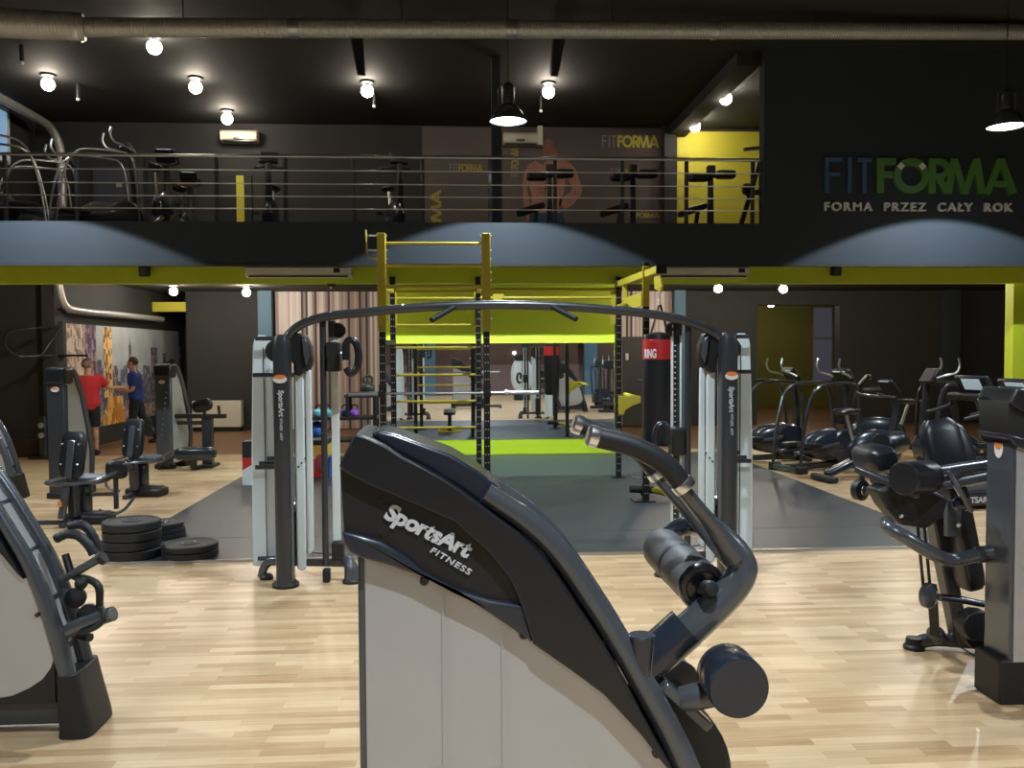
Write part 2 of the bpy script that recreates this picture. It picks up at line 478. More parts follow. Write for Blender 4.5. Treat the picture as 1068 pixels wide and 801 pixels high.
# balcony
struct('balcony_floor', MB().span((-9.6, 12.06, 3.36), (9.6, 16.6, 3.62)), M['wall_black'])
xw = P(797, 150, YB).x
zt, zb = P(480, 232, YB).z, P(480, 275, YB).z
struct('balcony_fascia', MB().span((-9.6, YB, zb), (15, YB+.06, zt)), M['wall_blue'])
struct('wall_upper', MB().span((xw, YB+.0, zt), (15, YB+.2, 6.08)), M['wall_blue'])
struct('trim_balcony', MB().span((-9.6, YB-.012, zb-.035), (15, YB+.06, zb)), M['wall_black'])
zband = P(480, 295.5, 12.45).z
struct('beam_balcony', MB().span((-9.6, 12.45, zband), (15, 12.65, 3.36)), M['lime'])
struct('ceiling_lower', MB().span((-9.6, 12.65, 3.32), (15.2, 27.2, 3.36)), M['ceil'])
struct('wall_balcony_back', MB().span((-9.6, 16.35, 3.62), (9.6, 16.6, 6.08)), M['wall_black'])
struct('wall_balcony_left', MB().span((-7.9, 12.2, 3.62), (-7.7, 16.35, 6.08)), M['wall_black'])
xy0 = P(706, 180, 16.3).x
struct('wall_yellow', MB().span((xy0, 16.28, 3.62), (7.2, 16.35, P(740, 137, 16.28).z)), M['yellow_wall'])
struct('wall_balcony_right', MB().span((7.2, 12.2, 3.62), (7.4, 16.6, 6.08)), M['wall_black'])
xa, xb = P(771, 60, 12.1).x, P(795, 60, 12.1).x
struct('beam_ceiling', MB().span((xa, 12.2, 5.9), (xb, 16.35, 6.08)), M['ceil'])
xa, xb = P(693, 180, 16.1).x, P(706, 180, 16.1).x
struct('column_pilaster', MB().span((xa, 16.1, 3.62), (xb, 16.35, 6.08)), M['wall_black'])
xa, xb = P(513, 150, 12.5).x, P(521.5, 150, 12.5).x
struct('column_balcony', MB().span((xa, 12.45, 3.62), (xb, 12.6, 6.08)), M['wall_blue'])
# mirror wall
xml, xmr = P(398, 400, YM).x, P(641, 400, YM).x
struct('wall_mirror', MB().span((xml, YM, 0), (xmr, YM+.25, 3.32)), M['lime'])
zmt, zmb = P(520, 358, YM).z, P(520, 458, YM).z
mr = MB().span((xml+.06, YM-.012, zmb), (xmr-.01, YM-.001, zmt)).build('mirror', M['mirror'])
tag(mr, 'large wall mirror set between the bright green bands', 'mirror')
# back of the lower room
struct('wall_back', MB().span((-6.5, 21.0, 0), (7.35, 21.3, 3.32)), M['wall_black'])
xs0, xs1 = P(288, 400, 20.9).x, P(703, 400, 20.9).x
struct('wall_striped', MB().span((xs0, 20.94, 0.02), (xs1, 21.0, 3.31)), M['stripes'])
for a, b in ((270, 284), (703.5, 715)):
    struct('column_blue', MB().span((P(a, 400, 20.7).x, 20.7, 0), (P(b, 400, 20.7).x, 20.94, 3.32)), M['column_blue'])
struct('wall_recess', MB().span((-7.6, 23.4, 0), (-6.3, 23.6, 3.32)), M['wall_black'])
struct('wall_recess_side', MB().span((-6.5, 21.3, 0), (-6.3, 23.4, 3.32)), M['wall_black'])
struct('wall_mural', MB().span((-7.6, 16.3, 0), (-7.3, 23.4, 3.32)), M['wall_black'])
struct('wall_front_left', MB().span((-9.4, 16.0, 0), (-7.3, 16.3, 3.32)), M['wall_black'])
struct('column_front', MB().span((-7.42, 15.85, 0), (-7.2, 16.3, 3.32)), M['ceil'])
struct('baseboard_left', MB().span((-9.4, 15.95, 0), (-7.42, 16.0, .32)), mat('dark brown skirting', (.06, .03, .018), .4))
struct('lintel_yellow', MB().span((-7.3, 21.05, P(180, 325, 21.05).z), (-6.5, 21.2, P(180, 315, 21.05).z)), M['yellow_wall'])
xo0, xo1 = P(787, 380, 21.3).x, P(870, 380, 21.3).x
struct('wall_back_right', MB().span((xo1, 21.0, 0), (15.2, 21.3, 3.32)), M['wall_black'])
struct('lintel_opening', MB().span((7.35, 21.0, P(820, 318, 21).z), (xo1, 21.3, 3.32)), M['wall_black'])
struct('wall_inner_back', MB().span((6, 27.0, 0), (14, 27.2, 3.32)), M['olive_room'])
struct('wall_inner_left', MB().span((6.9, 21.3, 0), (7.1, 27.0, 3.32)), M['olive_room'])
struct('wall_inner_right', MB().span((13.4, 21.3, 0), (13.6, 27.0, 3.32)), M['olive_room'])
struct('wall_right_back', MB().span((15.0, 12.2, 0), (15.2, 27.2, 3.32)), M['wall_black'])
a, b = P(986, 380, 20.8), P(999, 380, 20.8)
struct('column_dark', MB().span((a.x, 20.7, 0), (b.x, 21.0, 3.32)), M['wall_blue'])
# green pier at the end of the balcony
a = P(1056, 380, 12.8).x
struct('wall_green', MB().span((a, 12.8, 0), (10.6, 13.0, 3.32)), M['lime'])
struct('wall_right_return', MB().span((9.4, 12.0, 0), (9.6, 12.28, 6.08)), M['wall_black'])
# windows
def window(name, O, ux, w, h, pane, bars):
    O, ux = V(O), V(ux); n = V((ux.y, -ux.x, 0))
    b = MB()
    t = .06
    for p, q in (((0, 0), (w, 0)), ((0, h), (w, h)), ((0, 0), (0, h)), ((w, 0), (w, h))):
        b.bar(O+ux*p[0]+V((0, 0, p[1])), O+ux*q[0]+V((0, 0, q[1])), t, t)
    for z in bars: b.bar(O+V((0, 0, z)), O+ux*w+V((0, 0, z)), t*.8, t*.8)
    f = struct(name, b, M['white'] if pane is M['pane_day'] else M['olive_room'])
    c = MB(); c.prism([O, O+ux*w, O+ux*w+V((0, 0, h)), O+V((0, 0, h))], n*.01)
    g = c.build('window_pane', pane, parent=f)
    return f
a, b = P(847, 398, 26.9), P(869, 320, 26.9)
window('window_2', (a.x, 26.93, a.z), (1, 0, 0), b.x-a.x, b.z-a.z, M['pane_dim'], [(b.z-a.z)*.58])
a = PX(9.5, 170, -7.66); b = PX(9.5, 117, -7.66)
window('window_1', (-7.68, a.y-1.6, a.z), (0, 1, 0), 1.6, b.z-a.z, M['pane_day'], [])
# doors
a, b = P(650, 447, 20.85), P(703, 351, 20.85)
d = struct('door_1', MB().span((a.x, 20.86, 0.02), (b.x, 20.93, b.z)), M['door_grey'])
q = P(654, 372, 20.83)
MB().box((q.x, 20.84, q.z), (.07, .03, .16)).build('door_plate', M['white'], parent=d)
q = P(666, 396, 20.83)
MB().cyl((q.x, 20.80, q.z), (q.x+.14, 20.80, q.z), .012).cyl((q.x, 20.86, q.z), (q.x, 20.80, q.z), .012).build('door_handle', M['steel'], parent=d)
a, b = P(98, 228, 16.3), P(152, 174, 16.3)
d = struct('door_2', MB().span((a.x, 16.29, 3.64), (b.x, 16.345, b.z)), mat('slate blue door', (.045, .055, .068), .5))
q = P(145, 218, 16.27)
MB().cyl((q.x, 16.24, q.z), (q.x-.16, 16.24, q.z), .014).cyl((q.x, 16.3, q.z), (q.x, 16.24, q.z), .014).box((q.x, 16.285, q.z-.02), (.05, .012, .24)).build('door_handle', M['steel'], parent=d)
q = P(124, 193, 16.28)
MB().box((q.x, 16.283, q.z), (.10, .01, .07)).build('door_plate', M['steel'], parent=d)
a, b = P(230, 230, 16.3), P(262, 183, 16.3)
d = struct('door_3', MB().span((a.x, 16.3, 3.64), (b.x, 16.345, b.z)), M['plastic_dull'])
a, b = P(247, 230, 16.28), P(254, 183, 16.28)
MB().span((a.x, 16.28, 3.64), (b.x, 16.34, b.z)).build('door_stripe', M['yellow_wall'], parent=d)

# ------------------------------------------------------------------ rubber floor mats
xl, xr = -3.25, 4.72
for i, (y0, y1, lab) in enumerate(((7.75, 8.66, 'grey rubber mat strip nearest the wooden floor'), (8.665, 11.98, 'wide grey rubber mat under the heavy bag and bar rack'), (11.985, 15.36, 'grey rubber mat reaching the mirror wall'))):
    o = MB().span((xl, y0, 0.0005), (xr, y1, .02)).build('rubber_mat', M['mat_rub'])
    tag(o, lab, 'floor mat', 'rubber floor mats')
o = MB().span((xl, 7.72, 0.0005), (xr, 7.748, .022)).build('floor_trim', M['steel'])
tag(o, 'metal edge strip along the front of the rubber floor', 'edge strip')

# ------------------------------------------------------------------ ducts
def tube_thing(name, lab, cat, pts, r, m, sm=0, n=18, group=None):
    o = MB().tube(pts, r, n, sm).build(name, m)
    return tag(o, lab, cat, group)
t = thing('air_duct', 'long galvanised spiral air duct hung under the dark ceiling', 'duct', P(480, 34, 10))
a, b, c = P(-90, 19, 9.6), P(88, 28.5, 10.0), P(1130, 33.5, 11.0)
ra = .155; rb = .105
MB().tube([a, b], [ra*1.05, ra*.95], 22).build('duct_segment', M['duct'], parent=t)
MB().tube([b, c], [rb*1.0, rb*.95], 22).build('duct_segment', M['duct'], parent=t)
d = (c-b).normalized()
for px, w in ((90, .12), (308, .1), (530, .05), (536, .05), (752, .05)):
    q = b+d*((P(px, 30, 10.3).x-b.x)/d.x)
    rr = rb*1.07 if px > 95 else ra*1.02
    MB().tube([q-d*w/2, q+d*w/2], rr, 22).build('duct_collar', M['steel'], parent=t)
for px in (200, 420, 640, 860):
    q = b+d*((P(px, 30, 10.4).x-b.x)/d.x)
    MB().cyl(q+V((0, 0, rb)), (q.x, q.y, 6.08), .008, n=6).build('hanger_rod', M['gun2'], parent=t)
p = [(-7.45, 11.9, 5.93), (-7.45, 14, 5.93), (-7.45, 15.6, 5.93), (-7.42, 16.0, 5.86), (-7.35, 16.15, 5.6), (-7.33, 16.17, 5.2), (-7.33, 16.17, 3.63)]
q = PX(62, 150, -7.3)
tube_thing('wall_duct', 'bent metal pipe running down the corner of the balcony', 'duct', [V(v)+V((P(63.5, 150, 16.17).x+7.33, 0, 0)) for v in p], .075, M['duct'], 5)
a = P(75, 306, 15.2)
tube_thing('ceiling_pipe', 'shiny pipe bending along the wall above the city mural', 'pipe',
           [(-7.05, 15.7, 3.31), (-7.05, 15.75, 3.0), (-7.05, 15.95, 2.72), (-7.05, 16.5, 2.66), (-7.05, 18.5, 2.66), (-7.05, 20.98, 2.66)], .06, M['duct'], 5)

# ------------------------------------------------------------------ air conditioners, fixtures
def wall_unit(name, lab, px0, px1, py0, py1, Y, Yw, m, tilt=.25):
    a, b = P(px0, py1, Y), P(px1, py0, Y)
    t = thing(name, lab, 'air conditioner', ((a.x+b.x)/2, Yw, a.z), 'wall hung air conditioners')
    h = b.z-a.z; dp = Yw-Y
    prof = [(0, 0), (0, h), (-dp*.75, h), (-dp, h*.8), (-dp*.92, h*.18), (-dp*.55, 0)]
    MB().prism([(a.x, Yw+y, a.z+z) for y, z in prof], (b.x-a.x, 0, 0)).build('body', m, parent=t, bevel=.012)
    MB().span((a.x+.05, Yw-dp*.98, a.z+h*.02), (b.x-.05, Yw-dp*.6, a.z+h*.1)).build('louvre', M['gun2'], parent=t)
    return t, a, b
t, a, b = wall_unit('wall_mounted_air_conditioner', 'cream wall air conditioner on the dark balcony wall', 229, 267.5, 135, 147, 16.1, 16.345, M['cream'])
q = P(248, 144, 16.09)
MB().box((q.x, 16.09, q.z), (.16, .012, .03)).build('badge', M['gun2'], parent=t)
t, a, b = wall_unit('wall_mounted_air_conditioner', 'cream air conditioner above the strongman poster', 525, 562, 137.5, 150, 16.1, 16.33, M['cream'])
q, w = P(561, 151, 16.1), P(566, 131, 16.1)
MB().span((q.x, 16.1, q.z), (w.x, 16.33, w.z)).build('pipe_cover', M['cream'], parent=t)
q = P(543, 146, 16.09)
MB().box((q.x, 16.09, q.z), (.16, .012, .03)).build('badge', M['gun2'], parent=t)
for (x0, x1, lab) in ((255, 366, 'long pale air curtain above the striped wallpaper'), (678, 782, 'long pale air curtain beside the yellow bag arm')):
    t, a, b = wall_unit('wall_mounted_air_curtain', lab, x0, x1, 276.5, 289, 12.23, 12.448, M['cream'])
    t['category'] = 'air curtain'; t['group'] = 'air curtains on the green beam'
    q = P(x0+96, 282, 12.22)
    MB().box((q.x, 12.235, q.z), (.09, .014, .06)).build('panel', M['gun2'], parent=t)
for px, lab in ((151.5, 'small black speaker under the balcony, on the side of the mural'), (871, 'small black speaker under the sign on the black wall')):
    q = P(px, 277.5, 12.35)
    t = thing('speaker', lab, 'speaker', (q.x, 12.44, q.z), 'speakers on the green beam')
    MB().box((q.x, 12.32, q.z-.07), (.12, .14, .15), (R(8), 0, 0)).build('cabinet', M['plastic_dull'], parent=t, bevel=.012)
    MB().box((q.x, 12.245, q.z-.08), (.10, .01, .12), (R(8), 0, 0)).build('grille', M['gun2'], parent=t)
    MB().span((q.x-.02, 12.37, q.z-.06), (q.x+.02, 12.45, q.z)).build('bracket', M['plastic_dull'], parent=t)
q = P(346, 297, 12.6)
t = thing('ceiling_camera', 'tiny black and white dome camera under the green beam', 'camera', (q.x, 12.55, zband))
MB().lathe((q.x, 12.55, zband), (0, 0, -1), [(.06, 0), (.06, .02), (.045, .05), (0, .07)]).build('dome', M['plastic_dull'], parent=t)
MB().ball((q.x, 12.51, zband-.055), .02).build('lens', M['white'], parent=t)
# ceiling arms and sensors
for (x0, y0, x1, y1, lab) in ((371, 40, 377, 74, 'tapered black bracket under the ceiling, left of the column'), (584, 40, 578, 75, 'tapered black bracket under the ceiling near the pendant')):
    a = PZ(x0, y0-10, 6.0); b = PZ(x1, y1, 5.93)
    o = MB().bar(a, b, .16, .14, w2=.12, h2=.14).build('ceiling_bracket', M['plastic_dull'], bevel=.01)
    tag(o, lab.replace(', left of the column', ' above the black bikes'), 'bracket', 'ceiling brackets')
for (px, py, lab) in ((23, 67, 'white tipped black sensor nearest the bent wall pipe'), (81.5, 105, 'small ceiling sensor below the lamp at the corner'), (390, 112, 'small ceiling sensor beside the bracket over the bikes'), (564, 117, 'small ceiling sensor beside the hanging pendant')):
    q = PZ(px, py, 5.82)
    t = thing('ceiling_sensor', lab, 'sensor', (q.x, q.y, 6.08), 'ceiling sensors')
    MB().cyl((q.x, q.y, 6.08), (q.x, q.y, 5.86), .03, n=10).build('stem', M['plastic_dull'], parent=t)
    MB().ball((q.x, q.y, 5.84), .028).build('tip', M['white'], parent=t)

# ------------------------------------------------------------------ lamps
def bulb_lamp(px, py, Zc, Zl, lab, m, grp, r=.095):
    q = PZ(px, py, Zl)
    t = thing('ceiling_lamp', lab, 'ceiling lamp', (q.x, q.y, Zc), grp)
    MB().lathe((q.x, q.y, Zc), (0, 0, -1), [(.11, 0), (.11, .03), (.05, .05), (.05, Zc-Zl-r*.6)]).build('lamp_base', M['plastic_dull'], parent=t)
    MB().ball((q.x, q.y, Zl), r).build('globe', m, parent=t)
for px, py, lab in ((50, 88, 'lit globe lamp nearest the bent wall pipe'), (161, 49, 'lit globe lamp just under the air duct, first of the diagonal row'),
                    (204, 91, 'middle lit globe lamp of the diagonal row of three'), (237, 124, 'lit globe lamp right above the cream air conditioner'),
                    (383, 95, 'lit globe lamp above the dark bikes on the balcony'), (572, 96, 'lit globe lamp above the strongman poster'),
                    (757, 103, 'lit globe lamp in front of the yellow wall'), (725, 132, 'lit globe lamp close against the yellow wall')):
    bulb_lamp(px, py, 6.08, 5.93, lab, M['bulb'], 'globe lamps over the balcony')
for px, py, lab in ((181, 304, 'lit lamp under the balcony over the mural recess'), (257, 305, 'lit lamp under the balcony beside the striped wall'),
                    (749, 301, 'lit lamp under the balcony beside the air curtain'), (817, 301.5, 'lit lamp over the doorway to the olive room')):
    bulb_lamp(px, py, 3.32, 3.17, lab, M['bulb_low'], 'globe lamps under the balcony', .085)

def pendant(x, y, zr, lab, power, cone, blend, r=.225):
    t = thing('pendant_lamp', lab, 'pendant lamp', (x, y, 6.08), 'industrial pendant lamps')
    MB().cyl((x, y, 6.08), (x, y, zr+.44), .008, n=6).build('cord', M['plastic_dull'], parent=t)
    MB().lathe((x, y, zr+.45), (0, 0, -1), [(.05, 0), (.075, .03), (.075, .22), (.06, .25)]).build('ballast', M['gun2'], parent=t)
    for s in (-1, 1): MB().tube([(x+s*.1, y, zr+.42), (x+s*.115, y, zr+.38), (x+s*.115, y, zr+.2), (x+s*.06, y, zr+.2)], .007, 6).build('guard_wire', M['steel'], parent=t)
    # open shade with real thickness
    MB().lathe((x, y, zr), (0, 0, 1), [(r, 0), (r*.93, .05), (r*.55, .17), (.07, .21), (.05, .21), (.05, .20), (r*.52, .16), (r*.9, .046), (r*.985, 0), (r, 0)], 32, caps=False).build('shade', M['gun'], parent=t)
    MB().lathe((x, y, zr+.012), (0, 0, 1), [(0, -.03), (r*.5, -.024), (r*.8, -.012), (r*.96, 0), (r*.9, .004), (0, .004)], 32).build('diffuser', M['bulb_cool'], parent=t)
    l = bpy.data.lights.new('pendant_light', 'SPOT'); l.energy = power; l.color = (.82, .92, 1.0)
    l.spot_size = R(cone); l.spot_blend = blend; l.shadow_soft_size = .05
    o = bpy.data.objects.new('pendant_light', l); COL.objects.link(o); o.location = (x, y, zr-.03)
    return t
q = P(530, 127, 10.45)
XP, ZP = q.x, q.z
for j, (y, zz, pw, cone, bl) in enumerate(((10.45, ZP, 560, 123, .07), (5.6, ZP, 640, 126, .1), (.8, ZP, 640, 128, .1), (-4.0, ZP, 400, 128, .1))):
    for i, x in enumerate((XP-6.25, XP, XP+6.2)):
        if j == 0:
            lab = ('round pendant lamp outside the frame near the balcony window', 'glowing pendant lamp hanging in front of the balcony column', 'glowing pendant lamp beside the wall sign')[i]
        else:
            lab = 'round industrial pendant lamp over the hall, row %s' % ('above the machines', 'above the photographer', 'behind the photographer')[j-1] + (', by the mural side', ', middle', ', by the sign side')[i]
        pendant(x, y, zz, lab, pw, cone, bl)
for x, y, lab in ((-3.0, 15.75, 'lit lamp under the balcony above the kettlebell rack'), (-3.1, 14.2, 'lit lamp hidden behind the green beam above the kettlebell rack'),
                  (4.1, 15.75, 'lit lamp under the balcony above the grey door'), (4.2, 14.2, 'lit lamp hidden behind the green beam above the heavy bag'),
                  (-6.0, 14.6, 'lit lamp hidden behind the green beam above the two people'), (7.6, 14.4, 'lit lamp hidden behind the green beam above the cardio machines'),
                  (10.5, 15.3, 'lit lamp under the balcony above the treadmills'), (8.9, 24.3, 'added lit lamp, unseen inside the olive room past the doorway')):  # the olive room lamp is added, out of view, to brighten that room
    t = thing('ceiling_lamp', lab, 'ceiling lamp', (x, y, 3.32), 'globe lamps under the balcony')
    MB().lathe((x, y, 3.32), (0, 0, -1), [(.11, 0), (.11, .03), (.05, .05), (.05, .1)]).build('lamp_base', M['plastic_dull'], parent=t)
    MB().ball((x, y, 3.17), .085).build('globe', M['bulb_low'], parent=t)
# warm light falling under the balcony, from the lamps there (their globes light it)

# added lamp, unseen behind the green beam: opaque housing, open below, its cool tubes wash the mirror wall
xt0, xt1, yt = -1.7, 3.1, 13.0
t = thing('added_trough_lamp', 'added cool trough lamp, unseen under the balcony, that washes the mirror wall', 'trough lamp', ((xt0+xt1)/2, yt, 3.32))
zlip = 2.94
zem = zlip+.253
bck = yt+.50
MB().span((xt0, yt-.14, zlip), (xt1, yt-.12, 3.318)).build('front_skirt', M['rig_black'], parent=t)
MB().span((xt0, bck, zlip), (xt1, bck+.015, 3.318)).build('rear_skirt', M['rig_black'], parent=t)
MB().span((xt0, yt-.12, 3.22), (xt1, bck, 3.318)).build('housing', M['rig_black'], parent=t)
for x in (xt0, xt1): MB().span((x-.01, yt-.14, zlip), (x+.01, bck+.015, 3.318)).build('end_panel', M['gun2'], parent=t)
MB().cyl((xt0+.02, yt-.1, zem), (xt1-.02, yt-.1, zem), .006, n=10).build('lamp_tube', mat('lit cool tube', (1, 1, 1), .5, emit=(.70, 1.0, .85), es=TUBE_E), parent=t)

# ------------------------------------------------------------------ railing
t = thing('balcony_railing', 'steel railing with five rails along the balcony edge', 'railing', (0, 12.14, 3.62))
yr = 12.14
x0r, x1r = -9.4, xw-.01
zr = P(300, 163, yr).z
MB().tube([(x0r, yr, zr), (x1r, yr, zr)], .024, 12).build('top_rail', M['steel'], parent=t)
for py in (178, 192, 205, 218):
    z = P(300, py, yr).z
    MB().tube([(x0r, yr-.02, z), (x1r, yr-.02, z)], .0085, 8).build('lower_rail', M['steel'], parent=t)
for px in (5.5, 80, 152, 226, 298, 370, 441, 511, 579, 649, 716, 785):
    x = P(px, 200, yr).x
    p = MB().box((x, yr+.008, (3.62+zr)/2-.01), (.05, .05, zr-3.62-.03)).build('post', M['gun'], parent=t, bevel=.006)
    MB().box((x, yr, 3.632), (.12, .1, .02)).build('base_plate', M['gun'], parent=p)

# ------------------------------------------------------------------ wall sign
q = P(859, 203, YB); q2 = P(1055, 203, YB)
h = (q2.x-q.x)/5.4
sg = thing('wall_sign', 'large raised gym lettering on the black upper wall', 'sign', (q.x, YB, q.z))
zs = P(859, 201.5, YB).z; ze = P(859, 165, YB).z
hh = ze-zs
class K: pass
O = (q.x, YB, zs)
def wide_logo(part, m, name, O, ux, uy, h, wid, parent, dep):
    b = MB(); logotype(b, (0, 0, 0), (1, 0, 0), (0, 1, 0), 1, part, 1)
    ux, uy = V(ux).normalized(), V(uy).normalized(); uz = ux.cross(uy)
    k = wid/5.4
    for v in b.bm.verts: v.co = V(O)+ux*(v.co.x*k)+uy*(v.co.y*h)+uz*(v.co.z*dep)
    return b.build(name, m, parent=parent)
wide_logo('fit', M['sign_blue'], 'thin_lettering', O, (1, 0, 0), (0, 0, 1), hh, q2.x-q.x, sg, .05)
wide_logo('forma', M['sign_green'], 'bold_lettering', O, (1, 0, 0), (0, 0, 1), hh, q2.x-q.x, sg, .05)
wide_logo('ends', M['sign_white'], 'grip_mark', O, (1, 0, 0), (0, 0, 1), hh, q2.x-q.x, sg, .056)
b = MB(); z = P(859, 220, YB).z
text_mesh(b, 'FORMA  PRZEZ  CAŁY  ROK', (q.x, YB-.03, z), (1, 0, 0), (0, 0, 1), P(859, 211, YB).z-z, bold=.02, depth=.02, space=1.25, width=q2.x-q.x)
b.build('slogan_lettering', M['sign_white'], parent=sg)

# ------------------------------------------------------------------ posters on the balcony wall
YPO = 16.33
def panel(name, lab, px0, px1, py0, py1, m=None):
    a, b = P(px0, py1, YPO), P(px1, py0, YPO)
    t = thing(name, lab, 'poster', ((a.x+b.x)/2, 16.35, 3.64), 'printed wall posters')
    MB().span((a.x, YPO, 3.64), (b.x, 16.349, b.z)).build('sheet', m or M['poster'], parent=t)
    return t
def plogo(t, px0, py0, px1, py1, vert=False, gold=None):
    # px0,py0 = lower left start of the lettering, to px1,py1
    g = gold or M['poster_gold']
    if not vert:
        a = P(px0, py1, YPO-.006); b = P(px1, py0, YPO-.006)
        O, ux, uy, h, w = (a.x, YPO, a.z), (1, 0, 0), (0, 0, 1), b.z-a.z, b.x-a.x
    else:           # reads upwards
        a = P(px1, py1, YPO); b = P(px0, py0, YPO)
        O, ux, uy, h, w = (a.x, YPO, a.z), (0, 0, 1), (-1, 0, 0), a.x-b.x, b.z-a.z
    wide_logo('fit', M['poster_grey'], 'thin_lettering', O, ux, uy, h, w, t, .006)
    wide_logo('forma', g, 'bold_lettering', O, ux, uy, h, w, t, .006)
t = panel('wall_poster', 'narrow mauve poster left of the balcony column'.replace('left of', 'beside'), 441, 512, 133, 232)
plogo(t, 469, 171, 503, 179)
b = P(449, 199, YPO); a = P(460.5, 246, YPO)
wide_logo('forma', M['poster_gold'], 'bold_lettering', (a.x, YPO, a.z-.75), (0, 0, 1), (-1, 0, 0), a.x-b.x, (b.z-a.z)+.75, t, .006)
t = panel('wall_poster', 'wide mauve poster of a shirtless strongman in jeans', 524, 693, 134, 232)
plogo(t, 628, 141.5, 686.5, 153.5, gold=mat('bright gold print', (.62, .56, .06), .5))
plogo(t, 637, 176, 667, 182)
plogo(t, 655, 222, 687, 227)
b = P(533, 154, YPO); a = P(541, 184, YPO)
wide_logo('fit', M['poster_grey'], 'thin_lettering', (a.x, YPO, a.z), (0, 0, 1), (-1, 0, 0), a.x-b.x, b.z-a.z, t, .006)
wide_logo('forma', M['poster_gold'], 'bold_lettering', (a.x, YPO, a.z), (0, 0, 1), (-1, 0, 0), a.x-b.x, b.z-a.z, t, .006)
# the printed man: flat shapes on the poster
def flat(t, name, polys, m, off):
    b = MB()
    for poly in polys: b.prism([P(x, y, YPO-off) for x, y in poly], (0, .002, 0))
    return b.build(name, m, parent=t)
fig = [[(566, 172), (572, 167), (583, 166), (592, 168), (600, 175), (605, 190), (608, 195), (606, 203), (597, 214), (590, 218), (583, 215), (582, 209), (588, 205), (595, 200), (597, 195), (593, 188), (590, 186), (588, 200), (585, 214), (584, 225), (553, 225), (555, 205), (551, 190), (550, 198), (553, 212), (557, 224), (556, 231), (550, 231), (546, 212), (545, 192), (547, 180), (552, 171), (558, 168)]]
flat(t, 'printed_torso', fig, M['poster_skin'], .004)
flat(t, 'printed_head', [[(568, 147), (572, 144), (576, 147), (579, 153), (582, 160), (580, 163), (576, 164), (573, 168), (566, 168), (567, 160), (566, 153)]], M['poster_skin2'], .006)
flat(t, 'printed_jeans', [[(553, 222), (586, 222), (590, 232), (551, 232)]], M['jeans'], .006)
flat(t, 'printed_muscle_line', [[(569, 176), (570.5, 176), (569, 222), (567.5, 222)], [(558, 184), (580, 183), (580, 185), (558, 186)], [(561, 196), (577, 195), (577, 196.5), (561, 197.5)], [(562, 206), (576, 205), (576, 206.5), (562, 207.5)]], M['poster_skin2'], .007)

# ------------------------------------------------------------------ city mural on the side wall
xm = -7.29
def mu(px, py): return PX(px, py, xm)
mt = thing('mural_picture', 'printed city skyline mural covering the side wall', 'mural', (xm, 19.5, .37))
y0, y1 = 16.45, 22.9; z0, z1 = .38, 2.42
MB().span((xm-.008, y0, z0), (xm, y1, z1)).build('printed_sky', M['city_sky'], parent=mt)
def towers(name, m, L, off):
    b = MB()
    for (ya, yb, za, zb2) in L: b.span((xm, ya, za), (xm+off, yb, zb2))
    return b.build(name, m, parent=mt)
def my(px): return PX(px, 400, xm).y
towers('printed_pale_facade', M['city_pale'], [(y0, my(89), .9, z1)], .003)
towers('printed_purple_facade', M['city_purple'], [(my(89.5), my(101), .9, z1)], .003)
towers('printed_gold_tower', M['city_gold'], [(my(108.5), my(117.5), .95, z1-.02)], .004)
rnd = random.Random(3)
L = []; y = my(99)
while y < y1-.1:
    w = rnd.uniform(.09, .28)
    L.append((y, min(y+w, y1), .7, rnd.uniform(1.25, 1.62) + (.25 if rnd.random() < .2 else 0))); y += w*.95
towers('printed_skyline', M['city_blue'], L, .0035)
for q in ((my(158), my(164.5), .8, 2.0), (my(135), my(137.3), .9, 2.05), (my(189), y1, .7, 2.05), (my(119), my(123), .8, 1.6), (my(176), my(182), .8, 1.7)):
    towers('printed_dark_tower', M['city_dark'], [q], .0045)
for px, zt2 in ((136.2, 2.22), (161, 2.13)):
    y = my(px); MB().prism([(xm, y-.05, 1.9), (xm, y+.05, 1.9), (xm, y, zt2)], (.0045, 0, 0)).build('printed_spire', M['city_dark'], parent=mt)
towers('printed_sparkle', M['city_spark'], [(y0, y1, z0, 1.12)], .0025)
b = MB(); b.prism([(xm, my(106), z0), (xm, my(130), z0), (xm, my(127), .95), (xm, my(112), .95)], (.006, 0, 0))
b.build('printed_street', M['city_street'], parent=mt)
# ------------------------------------------------------------------ selectorised machine body
# profile read on the near side plane; local x = sideways, y = depth from the near side, z = height
YN = 2.10
def S(px, py):
    q = P(px, py, YN); return (q.x, q.z)
TH = .30
COVER = [S(*p) for p in ((358, 567), (353, 487), (369, 453), (380, 455), (400, 464), (420, 477), (440, 487), (460, 498), (480, 511), (500, 526), (520, 541), (542, 557), (560, 574), (576, 592), (592, 615), (606, 637), (630, 672), (650, 706), (668, 741), (684, 770), (693, 786), (707, 812), (695, 801), (668, 766), (630, 725), (596, 700), (576, 686), (542, 662), (508, 639), (475, 619), (438, 602), (404, 590), (377, 583), (364, 577))]
BAND = [S(*p) for p in ((353, 487), (369, 453), (380, 455), (400, 464), (420, 477), (440, 487), (460, 498), (480, 511), (500, 526), (520, 541), (542, 557), (560, 574), (576, 592), (592, 615), (606, 637), (630, 672), (650, 706), (668, 741), (684, 770), (693, 786), (707, 812), (695, 801), (668, 766), (630, 725), (596, 700), (576, 686), (556, 672), (544, 633), (533, 606), (508, 575), (475, 545), (440, 530), (410, 517), (385, 507), (362, 494))]
LIP = [S(*p) for p in ((358, 567), (356, 555), (376, 560), (397, 566), (424, 583), (441, 598), (475, 616), (510, 627), (546, 633), (556, 672), (542, 662), (508, 639), (475, 619), (438, 602), (404, 590), (377, 583), (364, 577))]
